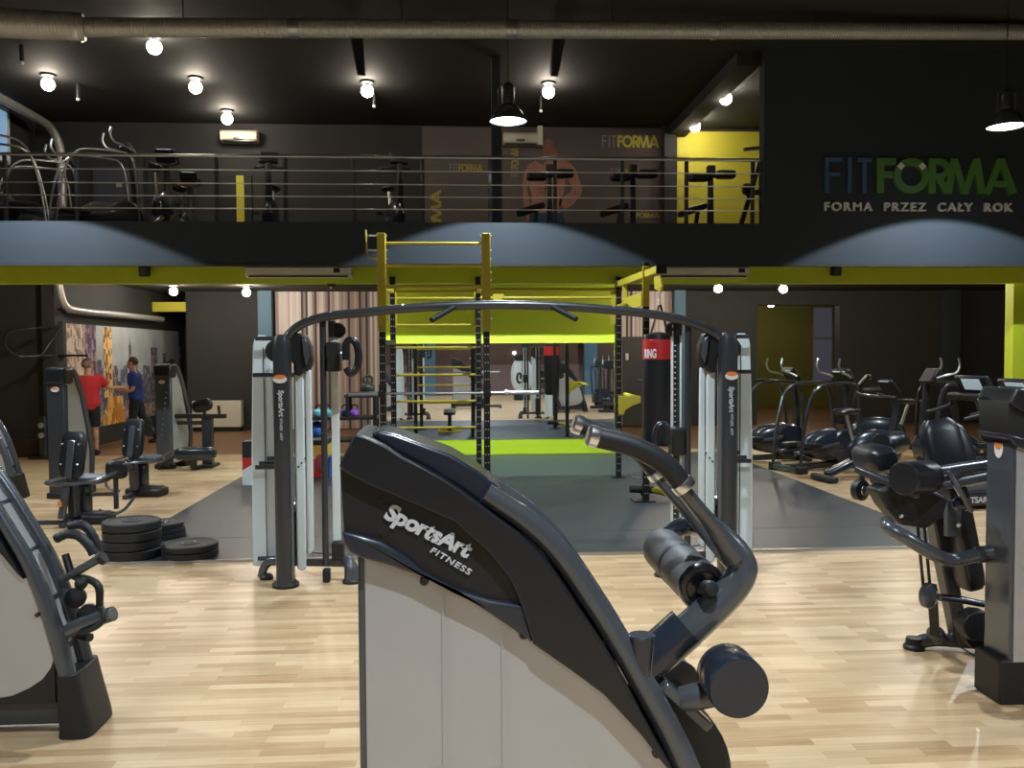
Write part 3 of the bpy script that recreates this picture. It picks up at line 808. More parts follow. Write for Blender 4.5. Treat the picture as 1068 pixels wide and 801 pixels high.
HUMP = [S(*p) for p in ((384, 456), (392, 451), (410, 455), (440, 466), (470, 477), (500, 495), (520, 511), (534, 530), (547, 562), (520, 543), (480, 514), (440, 490), (410, 474))]
TUBE = [(.060, 1.497), (.163, 1.425), (.252, 1.336), (.375, 1.150), (.455, 1.010), (.535, .862), (.605, .69), (.665, .49), (.710, .30), (.738, .17)]
XC0, XC1 = S(372, 700)[0], S(380, 700)[0]      # front column strip

def machine_body(name, label, cat, dx, dy, group=None, strips=True):
    t = thing(name, label, cat, (dx+.2, dy+YN+TH/2, 0), group)
    MM = Matrix.Translation((dx, dy+YN, 0))
    def pr(poly, y0, y1, b=None):
        b = b or MB(MM); return b.prism([(x, y0, z) for x, z in poly], (0, y1-y0, 0))
    # core of the hood, its raised band and its lower lip
    c = MB(MM); pr(COVER, .022, TH-.022, c)
    hood = c.build('hood', M['plastic_dull'], parent=t, bevel=.004)
    c = MB(MM); pr(BAND, 0, TH, c); c.build('hood_band', M['plastic'], parent=t, bevel=.012, seg=3)
    c = MB(MM); pr(LIP, .004, TH-.004, c); c.build('hood_lip', M['plastic_navy'], parent=t, bevel=.008, seg=3)
    c = MB(MM)
    cx = sum(p[0] for p in HUMP)/len(HUMP); cz = sum(p[1] for p in HUMP)/len(HUMP)
    pr(HUMP, .05, TH-.05, c)
    c.build('hood_top', M['plastic_navy'], parent=t, bevel=.03, seg=5)
    # wordmark
    a = P(399, 547, YN); e = P(489, 580.5, YN)
    A = V(S(399, 541)); B = V(S(488, 584)); d = (B-A)
    ux = (d.x, 0, d.y); uy = (-d.y, 0, d.x)
    c = MB(MM)
    text_mesh(c, 'SportsArt', (A.x, .020, A.y), ux, uy, .041, bold=.04, shear=.12, depth=.003, space=.92, width=d.length)
    c.build('wordmark', M['logo'], parent=hood)
    A2 = V(S(448, 577.5)); B2 = V(S(489.5, 602)); d2 = B2-A2
    c = MB(MM)
    text_mesh(c, 'FITNESS', (A2.x, .020, A2.y), (d2.x, 0, d2.y), (-d2.y, 0, d2.x), .015, bold=.015, shear=.1, depth=.003, space=1.15, width=d2.length)
    c.build('small_wordmark', M['logo'], parent=hood)
    for px, py in ((396, 524), (396, 556), (606, 680)):
        x, z = S(px, py)
        MB(MM).cyl((x, -.001 if px > 500 else .018, z), (x, .03, z), .0065, n=10).build('screw', M['rubber'], parent=hood)
    # shrouds (near and far side), bolts
    SH = [(XC1, S(380, 580)[1])] + [S(*p) for p in ((404, 588), (438, 600), (475, 617), (508, 637), (542, 660), (576, 684), (596, 698), (630, 722), (668, 763), (690, 795))]
    SH += [(.535, .80), (.59, .65), (.635, .50), (.66, .40), (.655, .33), (.56, .245), (.45, .205), (.30, .19), (XC1, .19)]
    for y, nm in ((.032, 0), (TH-.040, 1)):
        c = MB(MM); pr(SH, y, y+.008, c)
        # folded ridges that run down the sheet
        yy = y if nm == 0 else y+.008
        s = c.build('side_shroud', M['silver'], parent=t, bevel=.002)
        if nm == 0:
            for xr_ in (.012, .16):
                if True:
                    top = 1.36 if xr_ < .1 else 1.22
                    MB(MM).bar((xr_-.06, y-.002, top-.02), (xr_-.06, y-.002, .2), .004, .006).build('fold', M['silver'], parent=s)
            for px, py in ((442, 609), (547, 666)):
                x, z = S(px, py)
                MB(MM).lathe((x, y, z), (0, -1, 0), [(.0115, 0), (.0115, .009), (.009, .013), (.004, .013), (.004, .009), (0, .009)], 16).build('bolt', M['gun2'], parent=s)
            for x, z in ((.585, .60), (.49, .83)):
                MB(MM).lathe((x, y, z), (0, -1, 0), [(.0115, 0), (.0115, .009), (.009, .013), (.004, .013), (.004, .009), (0, .009)], 16).build('bolt', M['gun2'], parent=s)
    # front column with its oval badge
    c = MB(MM); c.span((XC0, .04, .05), (XC1+.012, TH-.04, S(372, 580)[1]+.03))
    col = c.build('column', M['gun'], parent=t, bevel=.008)
    z = S(374, 590)[1]
    MB(MM).prism([(XC0-.0015, TH/2+.035*math.cos(a), z+.055*math.sin(a)) for a in [2*PI*k/20 for k in range(20)]], (-.003, 0, 0)).build('badge', M['white'], parent=col)
    MB(MM).prism([(XC0-.005, TH/2+.030*math.cos(a), z+.02+.03*math.sin(a)) for a in [2*PI*k/20 for k in range(20)]], (-.002, 0, 0)).build('badge_mark', M['orange'], parent=col)
    MB(MM).loft([[(XC0-.05+a*(XC1-XC0+.14), .03+b*(TH-.06), zz) for a, b in ((0, 0), (1, 0), (1, 1), (0, 1))] for zz in (0, .24)]).build('rear_boot', M['plastic_dull'], parent=t, bevel=.02, seg=3)
    # curved frame tubes, spacers between them, foot boot
    for y in (.045, TH-.062):
        c = MB(MM); c.tube([(x, y, z) for x, z in TUBE], [.028, .030, .031, .032, .033, .035, .038, .040, .042, .043], 16, 4)
        c.build('frame_tube', M['gun'], parent=t)
    c = MB(MM); sp = [V((x, 0, z)) for x, z in TUBE][2:-1]; sp = smooth_path(sp, 4)
    c.loft([[(p.x-.022, .055, p.z-.004), (p.x-.022, TH-.055, p.z-.004), (p.x-.014, TH-.055, p.z+.001), (p.x-.014, .055, p.z+.001)] for p in sp])
    c.build('front_shroud', M['silver'], parent=t)
    for x, z in ((.37, 1.12), (.50, .885), (.60, .645), (.67, .41)):
        MB(MM).cyl((x, .04, z), (x, TH-.04, z), .014, n=10).build('spacer', M['gun2'], parent=t)
    L = []
    for z, x0, x1, y0, y1 in ((0, .665, .835, -.012, TH+.012), (.05, .668, .828, -.01, TH+.01), (.2, .662, .79, -.005, TH+.005), (.31, .66, .765, .0, TH)):
        n = 20; lp = []
        for k in range(n):
            a = 2*PI*k/n; sx = math.copysign(abs(math.cos(a))**.45, math.cos(a)); sy = math.copysign(abs(math.sin(a))**.45, math.sin(a))
            lp.append(((x0+x1)/2+sx*(x1-x0)/2, (y0+y1)/2+sy*(y1-y0)/2, z))
        L.append(lp)
    MB(MM).loft(L).build('foot_boot', M['plastic_dull'], parent=t, bevel=.006)
    c = MB(MM)
    pr([(.30, .165), (.66, .165), (.66, .40), (.64, .34), (.60, .285), (.54, .245), (.46, .21), (.36, .19)], .028, TH-.028, c)
    c.build('lower_bracket', M['plastic_dull'], parent=t, bevel=.004)
    c = MB(MM); c.span((XC1, .06, .05), (.68, TH-.06, .17)); c.build('base_beam', M['gun2'], parent=t, bevel=.01)
    return t, MM

# ------------------------------------------------------------------ the big machine in front
t, MM = machine_body('strength_machine', 'large grey and black strength machine with silver side shroud, closest to the camera', 'exercise machine', 0, 0, 'strength machines')
YG0, YG1, YC = 2.12, 2.43, 2.26
def pts(L, Y): return [P(x, y, Y) for x, y in L]
# upright boss and sleeve
MB().lathe(P(669, 662, 2.14)-V((0, 0, .13)), (0, 0, 1), [(.022, 0), (.026, .04), (.034, .11), (.035, .128), (.031, .131), (0, .131)], 28).build('pivot_cup', M['plastic_navy'], parent=t)
arm = MB().tube(pts(((668, 700), (692, 680), (716, 659), (745, 632), (766, 610), (774, 592), (768, 576), (755, 560), (736, 540), (716, 515), (700, 497)), YC-.02), [.03, .046, .046, .045, .043, .041, .036, .030, .022, .019, .019], 16, 4).build('lever_arm', M['gun'], parent=t)
MB().tube(pts(((672, 693), (716, 654)), YC-.02), .056, 16).build('sleeve', M['plastic_navy'], parent=arm)
q = P(740, 617, YC-.07)
MB().lathe(q+V((0, .03, 0)), (0.1, -1, .25), [(.022, 0), (.022, .03), (.018, .042), (0, .046)], 18).build('end_cap', M['plastic_dull'], parent=arm)
MB().tube([P(772, 592, YC-.02), P(757, 578, YG1-.1), P(736, 556, YG1), P(700, 514, YG1), P(676, 487, YG1)], [.034, .026, .020, .018, .018], 14, 5).build('lever_arm_far', M['gun'], parent=t)
for Y, L, nm in ((YG0, ((711, 504), (696, 486), (678, 474), (655, 464), (623, 456)), 'hand_grip'), (YG1, ((684, 492), (670, 474), (655, 464), (634, 455), (606, 444)), 'hand_grip')):
    g = MB().tube(pts(L, Y), [.026, .027, .027, .0265, .026], 16, 5).build(nm, M['rubber'], parent=t)
    a, b = P(*L[-1], Y), P(*L[-2], Y); d = (a-b).normalized()
    MB().lathe(a-d*.002, d, [(.027, 0), (.028, .004), (.028, .022), (.022, .028), (0, .029)], 20).build('chrome_cap', M['chrome'], parent=g)
    a, b = P(*L[0], Y), P(*L[1], Y); d = (a-b).normalized()
    MB().lathe(a-d*.005, d, [(.029, 0), (.030, .003), (.030, .018), (.029, .022), (.019, .022)], 20).build('chrome_ring', M['chrome'], parent=g)
# connecting tube between the near grip arm and the elbow
MB().tube([P(705, 500, YG0), P(722, 523, YG0+.02), P(745, 552, YC-.06), P(765, 580, YC-.03)], [.019, .019, .024, .034], 14, 4).build('lever_arm_near', M['gun'], parent=t)
# thigh roller behind the elbow
a, b = P(690, 571, 2.62), P(732, 612, 2.26)
r = MB().lathe(a, b-a, [(.030, 0), (.062, .006), (.064, .02), (.064, (b-a).length)], 28).build('thigh_roller', M['vinyl_grey'], parent=t, bevel=.004)
d = (b-a).normalized()
MB().lathe(b, d, [(.065, -.01), (.066, 0), (.061, .012), (.048, .014), (.043, .008), (.02, .008), (.018, .02), (0, .022)], 28).build('roller_cap', M['plastic_navy'], parent=r)
MB().lathe(a, d, [(.0645, .17), (.0655, .174), (.0655, .186), (.0645, .19)], 28, caps=False).build('roller_strap', M['rubber'], parent=r)
c = MB().tube([P(694, 560, 2.66), P(712, 549, 2.66), P(732, 551, 2.6), P(752, 566, 2.42)], [.026, .03, .03, .028], 12, 4)
c.build('roller_arm', M['plastic_navy'], parent=t)
# cam disc and its bracket
q = P(668, 800, 2.30)
MB().lathe(q+V((0, -.07, 0)), (0, 1, 0), [(0, 0), (.22, 0), (.235, .012), (.235, .07), (.22, .082), (0, .082)], 40).build('cam_disc', M['plastic_dull'], parent=t)
MB().bar(P(690, 713, 2.2), P(738, 757, 2.2), .05, .03).build('cam_bracket', M['gun'], parent=t, bevel=.006)
for p in ((698, 724), (737, 755)):
    MB().lathe(P(*p, 2.195), (0, -1, 0), [(.009, 0), (.009, .01), (.006, .012), (0, .012)], 10).build('bolt', M['gun2'], parent=t)
# ankle roller pair
a, b = P(776, 716, 2.24), P(771, 722, 2.10)
MB().lathe(P(770, 717, 2.08)+V((0, .11, 0)), (0, -1, 0), [(.072, 0), (.077, .008), (.077, .04), (.0765, .043), (.0765, .047), (.077, .05), (.077, .112), (.074, .12), (0, .12)], 40).build('ankle_roller', M['plastic_navy'], parent=t)
MB().tube([P(712, 730, 2.2), P(745, 722, 2.17), P(770, 720, 2.17)], [.034, .036, .038], 18).build('roller_shaft', M['gun'], parent=t)
a, b = P(690, 694, 2.62), P(708, 712, 2.45)
r2 = MB().lathe(a, b-a, [(.04, 0), (.062, .006), (.062, (b-a).length)], 28).build('ankle_roller_far', M['vinyl_grey'], parent=t, bevel=.004)
d = (b-a).normalized()
MB().lathe(b, d, [(.0625, -.008), (.0635, 0), (.058, .012), (.03, .013), (0, .014)], 28).build('roller_cap', M['plastic_navy'], parent=r2)
MB().bar(P(676, 700, 2.45), P(725, 735, 2.4), .05, .04).build('roller_link', M['plastic_dull'], parent=t, bevel=.006)
# seat and floor frame out of the frame
c = MB(); c.span((.70, 2.2, .02), (1.35, 2.30, .1)); c.build('floor_beam', M['gun2'], parent=t, bevel=.01)
c = MB(); c.span((1.27, 1.95, 0), (1.35, 2.55, .07)); c.build('floor_foot', M['gun2'], parent=t, bevel=.01)

# ------------------------------------------------------------------ same kind of machine at the left edge
DXL, DYL = -2.62, 2.1
t, MM = machine_body('strength_machine', 'grey and black strength machine cut off by the frame edge, beside the stacked plates', 'exercise machine', DXL, DYL, 'strength machines')
Y = 4.25
MB().tube([P(60, 664, 4.28), P(88, 650, 4.25), P(118, 640, 4.22)], .036, 16).build('foot_peg', M['gun'], parent=t)
g = MB().tube([P(84, 660, 4.22), P(98, 655, 4.19), P(107, 648, 4.19), P(108, 640, 4.2), P(106, 634, 4.22)], .014, 8, 3).build('strap', M['rubber'], parent=t)
MB().tube([P(66, 604, 4.38), P(82, 595, 4.36), P(105, 582, 4.34)], [.02, .021, .022], 12, 3).build('handle_bar', M['gun'], parent=t)
MB().lathe(P(103, 584, 4.34), (P(109, 580, 4.34)-P(103, 584, 4.34)), [(.02, 0), (.034, .005), (.034, .03), (0, .03)], 16).build('handle_end', M['plastic_dull'], parent=t)
for L, Yg in ((((58, 562), (70, 557), (82, 559), (92, 568), (98, 578)), 4.42), (((72, 549), (84, 547), (93, 553), (100, 566), (103, 577)), 4.5)):
    p = smooth_path(pts(L, Yg), 5)
    b = MB(); b.tube(p, [.022+.003*(i % 2) for i in range(len(p))], 12); b.build('ribbed_grip', M['rubber'], parent=t)
for (px, py, r) in ((80, 622, .05), (94, 640, .055), (86, 607, .03)):
    MB().lathe(P(px, py, 4.36), (0.2, -1, 0), [(0, 0), (r*.5, 0), (r, .01), (r, .035), (r*.6, .04), (r*.2, .05), (0, .05)], 20).build('pulley_hub', M['plastic_dull'], parent=t)
MB().tube([P(68, 578, 4.4), P(76, 600, 4.38), P(92, 604, 4.36), P(103, 612, 4.35), P(104, 632, 4.35)], [.018, .02, .018, .02, .018], 10, 3).build('linkage', M['plastic_dull'], parent=t)
MB().tube([P(82, 662, 4.36), P(94, 665, 4.32)], .022, 10).build('pedal_stub', M['plastic_dull'], parent=t)

# ------------------------------------------------------------------ machine at the right edge with its leg curl frame
DXR, DYR = 3.09, 2.12
t, MM = machine_body('leg_curl_machine', 'dark leg curl machine with rollers and pads, beside the treadmills', 'exercise machine', DXR, DYR, 'strength machines')
Yr = 4.62
# handle tube that leaves the column
MB().tube([P(1044, 573, 4.42), P(1018, 579, 4.45), P(992, 584, 4.45), (P(972, 577, 4.4)), P(945, 561, 4.4), P(928, 551, 4.45), P(925, 545, 4.55)], .037, 16, 5).build('handle_tube', M['gun'], parent=t)
MB().lathe(P(1018, 579, 4.45), (1, .0, .1), [(.042, 0), (.045, .01), (.045, .05), (.042, .06)], 18).build('tube_collar', M['gun2'], parent=t)
MB().bar(P(975, 535, 4.8), P(1001, 668, 5.05), .085, .10, up=V((0, 1, 0))).build('main_strut', M['gun2'], parent=t, bevel=.012)
MB().pad((P(1000, 556, 4.78)), (.12, .22, .66), rot=(0, R(-12), 0), e=.35).build('side_pad', M['vinyl'], parent=t)
MB().span(P(988, 560, 4.66), P(999, 520, 4.70)).build('pad_plate', M['gun'], parent=t, bevel=.004)
MB().pad(P(984, 470, 4.95), (.24, .12, .40), rot=(R(-10), R(-8), 0), e=.6).build('backrest', M['vinyl'], parent=t)
MB().pad(P(998, 474, 5.02), (.20, .10, .38), rot=(R(-10), R(-14), 0), e=.6).build('backrest_cushion', M['vinyl'], parent=t)
MB().pad(P(912, 478, 4.9), (.18, .34, .16), rot=(0, R(-10), 0), e=.6).build('thigh_pad', M['vinyl'], parent=t)
# long frame bars
for (a, b, w) in (((893, 489), (958, 517), .045), ((925, 507), (1000, 497), .04)):
    MB().bar(P(*a, 4.75), P(*b, 4.45), w, .035).build('lever_bar', M['gun2'], parent=t, bevel=.006)
for (a, b, r) in (((966, 494), (1026, 485), .034), ((968, 509), (1040, 495), .032)):
    MB().cyl(P(*a, 4.6), P(*b, 4.75), r).build('frame_bar', M['gun'], parent=t)
for (c0, c1, Ya, Yb, r) in (((942, 499), (968, 497), 4.40, 4.52, .090), ((919, 464), (938, 461), 5.05, 5.18, .070)):
    a, b = P(*c0, Ya), P(*c1, Yb)
    rr = MB().lathe(a, b-a, [(.02, -.006), (r*.9, -.004), (r, .008), (r, (b-a).length), (r*.9, (b-a).length+.01), (.02, (b-a).length+.012)], 28).build('roller_pad', M['vinyl'], parent=t)
    for k in (.25, .5, .75):
        q = a+(b-a)*k
        MB().lathe(q, b-a, [(r*1.003, -.003), (r*1.012, 0), (r*1.003, .003)], 28, caps=False).build('roller_seam', M['gun2'], parent=rr)
MB().bar(P(988, 490, 4.45), P(1013, 534, 4.42), .055, .025).build('adjust_lever', M['gun'], parent=t, bevel=.01)
MB().ball(P(1003, 526, 4.5), (.05, .05, .04)).build('pivot_knob', M['plastic_navy'], parent=t)
# black cam body under the pads
b = MB(); b.prism([P(x, y, 4.55) for x, y in ((915, 512), (935, 505), (975, 512), (990, 520), (985, 540), (968, 552), (940, 548), (925, 530))], (0, .16, 0)); b.build('cam_housing', M['plastic_dull'], parent=t, bevel=.02)
for (px, py) in ((940, 538), (944, 500), (1000, 548)):
    MB().ball(P(px, py, 4.53), .012).build('bolt', M['chrome'], parent=t)
# caster like stop disc in front of the long bar
w_ = MB().lathe(P(897, 511, 4.95), (.5, -1, 0), [(.0, -.03), (.045, -.03), (.062, -.02), (.062, .02), (.045, .03), (0, .03)], 24).build('stop_disc', M['rubber'], parent=t)
MB().lathe(P(897, 511, 4.93), (.5, -1, 0), [(.028, .03), (.028, .036), (0, .04)], 16).build('disc_hub', M['steel'], parent=w_)
MB().bar(P(899, 494, 4.95), P(897, 512, 4.98), .03, .03).build('disc_fork', M['gun2'], parent=t)
MB().tube([P(903, 512, 4.95), P(915, 505, 4.95), P(928, 512, 4.93)], .013, 8, 3).build('chrome_link', M['chrome'], parent=t)
for dx in (0, 7):
    MB().cyl(P(957+dx, 548, 4.66), P(963+dx, 612, 4.66), .009, n=8).build('guide_rod', M['plastic_dull'], parent=t)
MB().lathe(P(964, 620, 4.62), (.6, -1, 0), [(0, 0), (.06, 0), (.07, .01), (.07, .04), (.06, .05), (.02, .06), (0, .06)], 24).build('pulley', M['gun'], parent=t)
MB().bar(P(972, 612, 4.7), P(975, 660, 5.0), .05, .05).build('pulley_fork', M['plastic_dull'], parent=t, bevel=.006)
MB().tube([P(980, 623, 4.66), P(1005, 626, 4.66), P(1030, 631, 4.66)], [.03, .03, .026], 12, flat=.7).build('cross_tube', M['plastic_navy'], parent=t)
MB().tube([P(1046, 671, 5.0), P(1005, 669, 5.05), P(976, 667, 5.1), P(958, 671, 5.12), P(953, 684, 5.12)], .042, 16, 5).build('foot_tube', M['gun'], parent=t)
q = P(953, 684, 5.12)
MB().lathe((q.x, q.y, 0), (0, 0, 1), [(.062, 0), (.062, .02), (.05, .03), (.045, .07)], 22).build('foot_cap', M['plastic_dull'], parent=t)
MB().ball(P(976, 662, 5.06), (.055, .06, .055)).build('foot_joint', M['gun'], parent=t)
b = MB(); b.prism([P(x, y, 4.56) for x, y in ((1006, 660), (1004, 652), (1010, 642), (1020, 638), (1030, 639), (1040, 648), (1049, 652), (1049, 671), (1012, 668))], (0, .1, 0)); b.build('belt_guard', M['plastic_dull'], parent=t, bevel=.008)
MB().lathe(P(1025, 660, 4.62), (0, 1, 0), [(0, 0), (.10, 0), (.105, .01), (.105, .05), (0, .05)], 28).build('belt_wheel', M['iron'], parent=t)
MB().cyl(P(990, 668, 4.55), P(1030, 692, 4.5), .004, n=6).build('cable', M['plastic_dull'], parent=t)
# ------------------------------------------------------------------ cable crossover
YX = 6.95
ct = thing('cable_crossover', 'dual stack cable crossover with pale shrouds and arched top bar', 'cable machine', (.36, YX, 0))
XC = (P(296.5, 450, YX).x+P(757, 450, YX).x)/2
def crossover_side(sx, plates_from=None):
    # left-hand pixel columns give the layout; sx=1 mirrors them across the centre
    def X(px, Y=YX): return XC+(P(px, 450, Y).x-XC)*(1 if sx < 0 else -1)
    def Zp(py, Y=YX): return P(297, py, Y).z
    def pos(px, py, Y): return V((X(px, Y), Y, Zp(py, Y)))
    # oval main post with flange and rounded head
    L = []
    yc = 6.88
    for z, a, b in ((.03, .066, .10), (1.0, .066, .10), (1.86, .066, .10), (1.93, .064, .095), (1.975, .054, .08), (1.995, .03, .05)):
        L.append([(X(297.5)+a*math.copysign(abs(math.cos(2*PI*k/24))**.6, math.cos(2*PI*k/24)), yc+b*math.copysign(abs(math.sin(2*PI*k/24))**.6, math.sin(2*PI*k/24)), z) for k in range(24)])
    post = MB().loft(L).build('main_post', M['gun2'], parent=ct)
    MB().lathe((X(297.5), yc, 0), (0, 0, 1), [(.105, 0), (.105, .025), (.09, .04)], 28).build('post_flange', M['plastic_dull'], parent=post)
    zt_, zb_ = Zp(406), Zp(457)
    b = MB()
    yf = yc-.10
    text_mesh(b, 'SportsArt', (X(297.5)-.012-(.0 if sx < 0 else .005), yf, zt_), (0, 0, -1), (1, 0, 0), .040, bold=.03, shear=.12, depth=.003, width=zt_-Zp(433))
    text_mesh(b, 'FITNESS  A977', (X(297.5)-.006, yf, Zp(435)), (0, 0, -1), (1, 0, 0), .020, bold=.01, depth=.003, width=Zp(435)-zb_)
    b.build('wordmark', M['logo'], parent=post)
    q = V((X(297.5)-.0, yf, Zp(395)))
    MB().prism([(q.x+.052*math.cos(2*PI*k/20), yf+.008, q.z+.03*math.sin(2*PI*k/20)) for k in range(20)], (0, -.012, 0)).build('badge', M['white'], parent=post)
    MB().prism([(q.x+.045*math.cos(2*PI*k/20), yf+.002, q.z+.02+.016*math.sin(2*PI*k/20)) for k in range(20)], (0, -.008, 0)).build('badge_mark', M['orange'], parent=post)
    # outer shroud, tall with a rounded head
    Yo = 7.28
    def shroud(name, pxs, Y, th):
        poly = [(X(px, Y), Y, Zp(py, Y)) for px, py in pxs]
        return MB().prism(poly, (0, th, 0)).build(name, M['shroud'], parent=ct, bevel=.012)
    o = shroud('outer_shroud', ((261.5, 590), (261.5, 480), (263.5, 400), (265, 360), (267, 352), (271, 349.5), (277, 349.5), (281.5, 352), (284, 362), (286, 420), (288, 500), (288.5, 590)), Yo, .05)
    shroud('shroud_return', ((286, 592), (285, 480), (281, 380), (282, 362), (286, 358), (289, 370), (292, 480), (293, 592)), Yo+.06, .04)
    MB().bar((X(276, Yo), Yo-.004, Zp(362, Yo)), (X(276.5, Yo), Yo-.004, Zp(580, Yo)), .006, .006).build('shroud_seam', M['gun2'], parent=o)
    # inner pair of shroud panels
    for pxs in (((307.5, 594), (307.5, 392), (310, 390), (317.4, 388), (317.4, 594), (312, 596)), ((318.6, 578), (318.6, 386), (325, 386), (325.8, 480), (325.8, 574), (322, 579))):
        s_ = shroud('inner_shroud', pxs, 6.98, .03)
    for py in (483, 487, 478):
        MB().lathe(pos(311+(487-py)*.8, py, 6.98), (0, -1, 0), [(.008, 0), (.008, .008), (0, .01)], 10).build('bolt', M['gun2'], parent=ct)
    # dark pulley housing above the inner shrouds
    b = MB(); b.prism([pos(x, y, 6.95) for x, y in ((303, 350), (312, 347), (320, 350), (325, 362), (326, 378), (322, 388), (318, 386), (315, 392), (309, 392), (307, 380), (303, 372))], (0, .14, 0))
    b.build('pulley_housing', M['plastic_dull'], parent=ct, bevel=.015)
    b = MB(); b.prism([pos(x, y, 6.93) for x, y in ((316, 352), (321, 356), (324, 372), (320, 382), (317, 370))], (0, .02, 0))
    b.build('housing_cover', M['gun'], parent=ct, bevel=.006)
    MB().lathe(pos(291, 366, 7.12), (0, -1, 0), [(0, 0), (.085, 0), (.095, .01), (.09, .02), (.095, .03), (.085, .04), (.03, .04), (0, .045)], 28).build('pulley_wheel', M['plastic_dull'], parent=ct)
    # round bars that carry the shrouds
    for (py, pxa, pxb, Y) in ((353, 268, 292, 7.2), (391, 265, 312, 7.2), (478, 278, 296, 7.16), (483, 270, 296, 7.22), (487, 266, 296, 7.12), (582, 267, 300, 7.2)):
        MB().cyl(pos(pxa, py, Y), pos(pxb, py, Y), .018, n=12).build('shroud_bar', M['gun2'], parent=ct)
    # weight stack between the shrouds
    xs_ = X(303.5)
    w_, d_ = .11, .16
    for k in range(14):
        z0 = .12+k*.031
        p = MB().span((xs_-w_/2, 7.04, z0), (xs_+w_/2, 7.04+d_, z0+.027)).build('weight_plate', M['iron'], parent=ct, bevel=.003)
    for dx in (-.04, .04):
        MB().cyl((xs_+dx, 7.12, .08), (xs_+dx, 7.12, 1.98), .010, n=10).build('guide_rod', M['chrome'], parent=ct)
    MB().cyl((xs_, 7.12, .56), (xs_, 7.12, 2.0), .0045, n=6).build('cable', M['plastic_dull'], parent=ct)
    MB().span((xs_-.05, 7.05, .56), (xs_+.05, 7.19, .62)).build('stack_head', M['steel'], parent=ct, bevel=.005)
    # adjustable pulley column: dark post, pale track, carriage, handle
    MB().cyl(pos(338, 590, 6.98), pos(338, 332, 6.98), .026, n=14).build('track_post', M['gun2'], parent=ct)
    if sx < 0:
        tr = MB().span(pos(345.5, 565, 7.02), pos(354.5, 340, 7.07)).build('pulley_track', M['shroud'], parent=ct, bevel=.005)
    else:
        tr = MB().span(pos(346.5, 565, 7.03), pos(353.5, 340, 7.07)).build('pulley_track', M['gun2'], parent=ct, bevel=.005)
        b = MB(); b.span((X(350)-.009, 7.026, .3), (X(350)+.009, 7.031, 1.92)); b.mi = 1
        for k in range(36):
            b.cyl((X(350), 7.022, .32+k*.045), (X(350), 7.0275, .32+k*.045), .007, n=8)
        b.build('hole_strip', [M['rig_black'], M['hole']], parent=tr)
        for px in (345.5, 354.5):
            MB().span(pos(px-1.3, 565, 7.015), pos(px+1.3, 340, 7.06)).build('track_rail', M['shroud'], parent=ct, bevel=.004)
    dq = 0 if sx < 0 else 92
    MB().span(pos(341, 388+dq, 6.94), pos(358, 357+dq, 7.1)).build('carriage', M['plastic_dull'], parent=ct, bevel=.012)
    MB().lathe(pos(354, 345, 7.05), (0, -1, 0), [(.02, -.01), (.055, -.01), (.062, 0), (.055, .012), (.062, .024), (.055, .034), (.015, .034), (.015, .04), (0, .04)], 26).build('top_pulley', M['plastic_dull'], parent=ct)
    MB().span(pos(344, 352, 7.0), pos(352, 335, 7.1)).build('pulley_bracket', M['gun2'], parent=ct, bevel=.006)
    h = MB().tube([pos(362, 376+dq, 6.9), pos(362, 360+dq, 6.9), pos(366, 355+dq, 6.9), pos(372, 358+dq, 6.9), pos(375, 370+dq, 6.9), pos(373, 384+dq, 6.9), pos(366, 390+dq, 6.9), pos(362, 384+dq, 6.9)], .030, 10, 4, closed=False, flat=1.1)
    h.build('handle', M['vinyl'], parent=ct)
    MB().tube([pos(357, 368+dq, 6.95), pos(362, 371+dq, 6.92)], .012, 8).build('snap_hook', M['steel'], parent=ct)
    # floor frame
    MB().bar(pos(306, 586, 7.02), pos(360, 588, 7.02), .06, .06, up=V((0, 1, 0))).build('base_beam', M['gun2'], parent=ct, bevel=.008)
    MB().cyl(pos(318, 576, 7.0), pos(352, 580, 7.0), .0045, n=6).build('low_cable', M['plastic_dull'], parent=ct)
    MB().span(pos(344, 586, 6.98), pos(358, 564, 7.1)).build('foot_bracket', M['plastic_dull'], parent=ct, bevel=.008)
    MB().tube([pos(290, 585, 7.05), pos(279, 586, 7.1), pos(273, 592, 7.12), pos(270.5, 601, 7.12)], .035, 14, 4).build('curved_foot', M['gun'], parent=ct)
    MB().lathe((X(270.5), 7.12, 0), (0, 0, 1), [(.055, 0), (.055, .02), (.04, .04)], 20).build('foot_cap', M['plastic_dull'], parent=ct)
    MB().tube([(X(356), 7.02, .17), (X(360), 6.99, .17), (X(364), 6.96, .12), (X(365), 6.95, .03)], [.035, .045, .055, .06], 16, 4).build('curved_foot', M['gun'], parent=ct)
    MB().lathe((X(365), 6.95, 0), (0, 0, 1), [(.075, 0), (.075, .02), (.06, .035)], 22).build('foot_cap', M['plastic_dull'], parent=ct)
    MB().span((X(338)-.03, 6.95, 0), (X(338)+.03, 7.03, .11)).build('post_shoe', M['plastic_dull'], parent=ct, bevel=.015)
crossover_side(-1)
crossover_side(1)
arc = [P(x, y, 6.95) for x, y in ((297, 356), (303, 347), (315, 338), (332, 332), (352, 328.5), (380, 326), (420, 322), (470, 319), (527, 318), (584, 319.5), (634, 323), (674, 327), (702, 331.5), (722, 337), (739, 344), (751, 352), (757, 362))]
MB().tube(arc, .036, 14, 3, up=V((0, 1, 0))).build('arch_bar', M['gun2'], parent=ct)
for (a, b) in (((476, 319), (450, 334)), ((574, 319), (601, 333))):
    g = MB().tube([P(*a, 6.95), P(*b, 6.75)], .022, 12).build('chin_grip', M['rubber'], parent=ct)
for px, py in ((322, 334), (345, 329), (420, 321), (640, 323), (702, 331), (735, 342)):
    MB().ball(P(px, py-2, 6.94), .018, 10, 6).build('bolt_cap', M['chrome'], parent=ct)

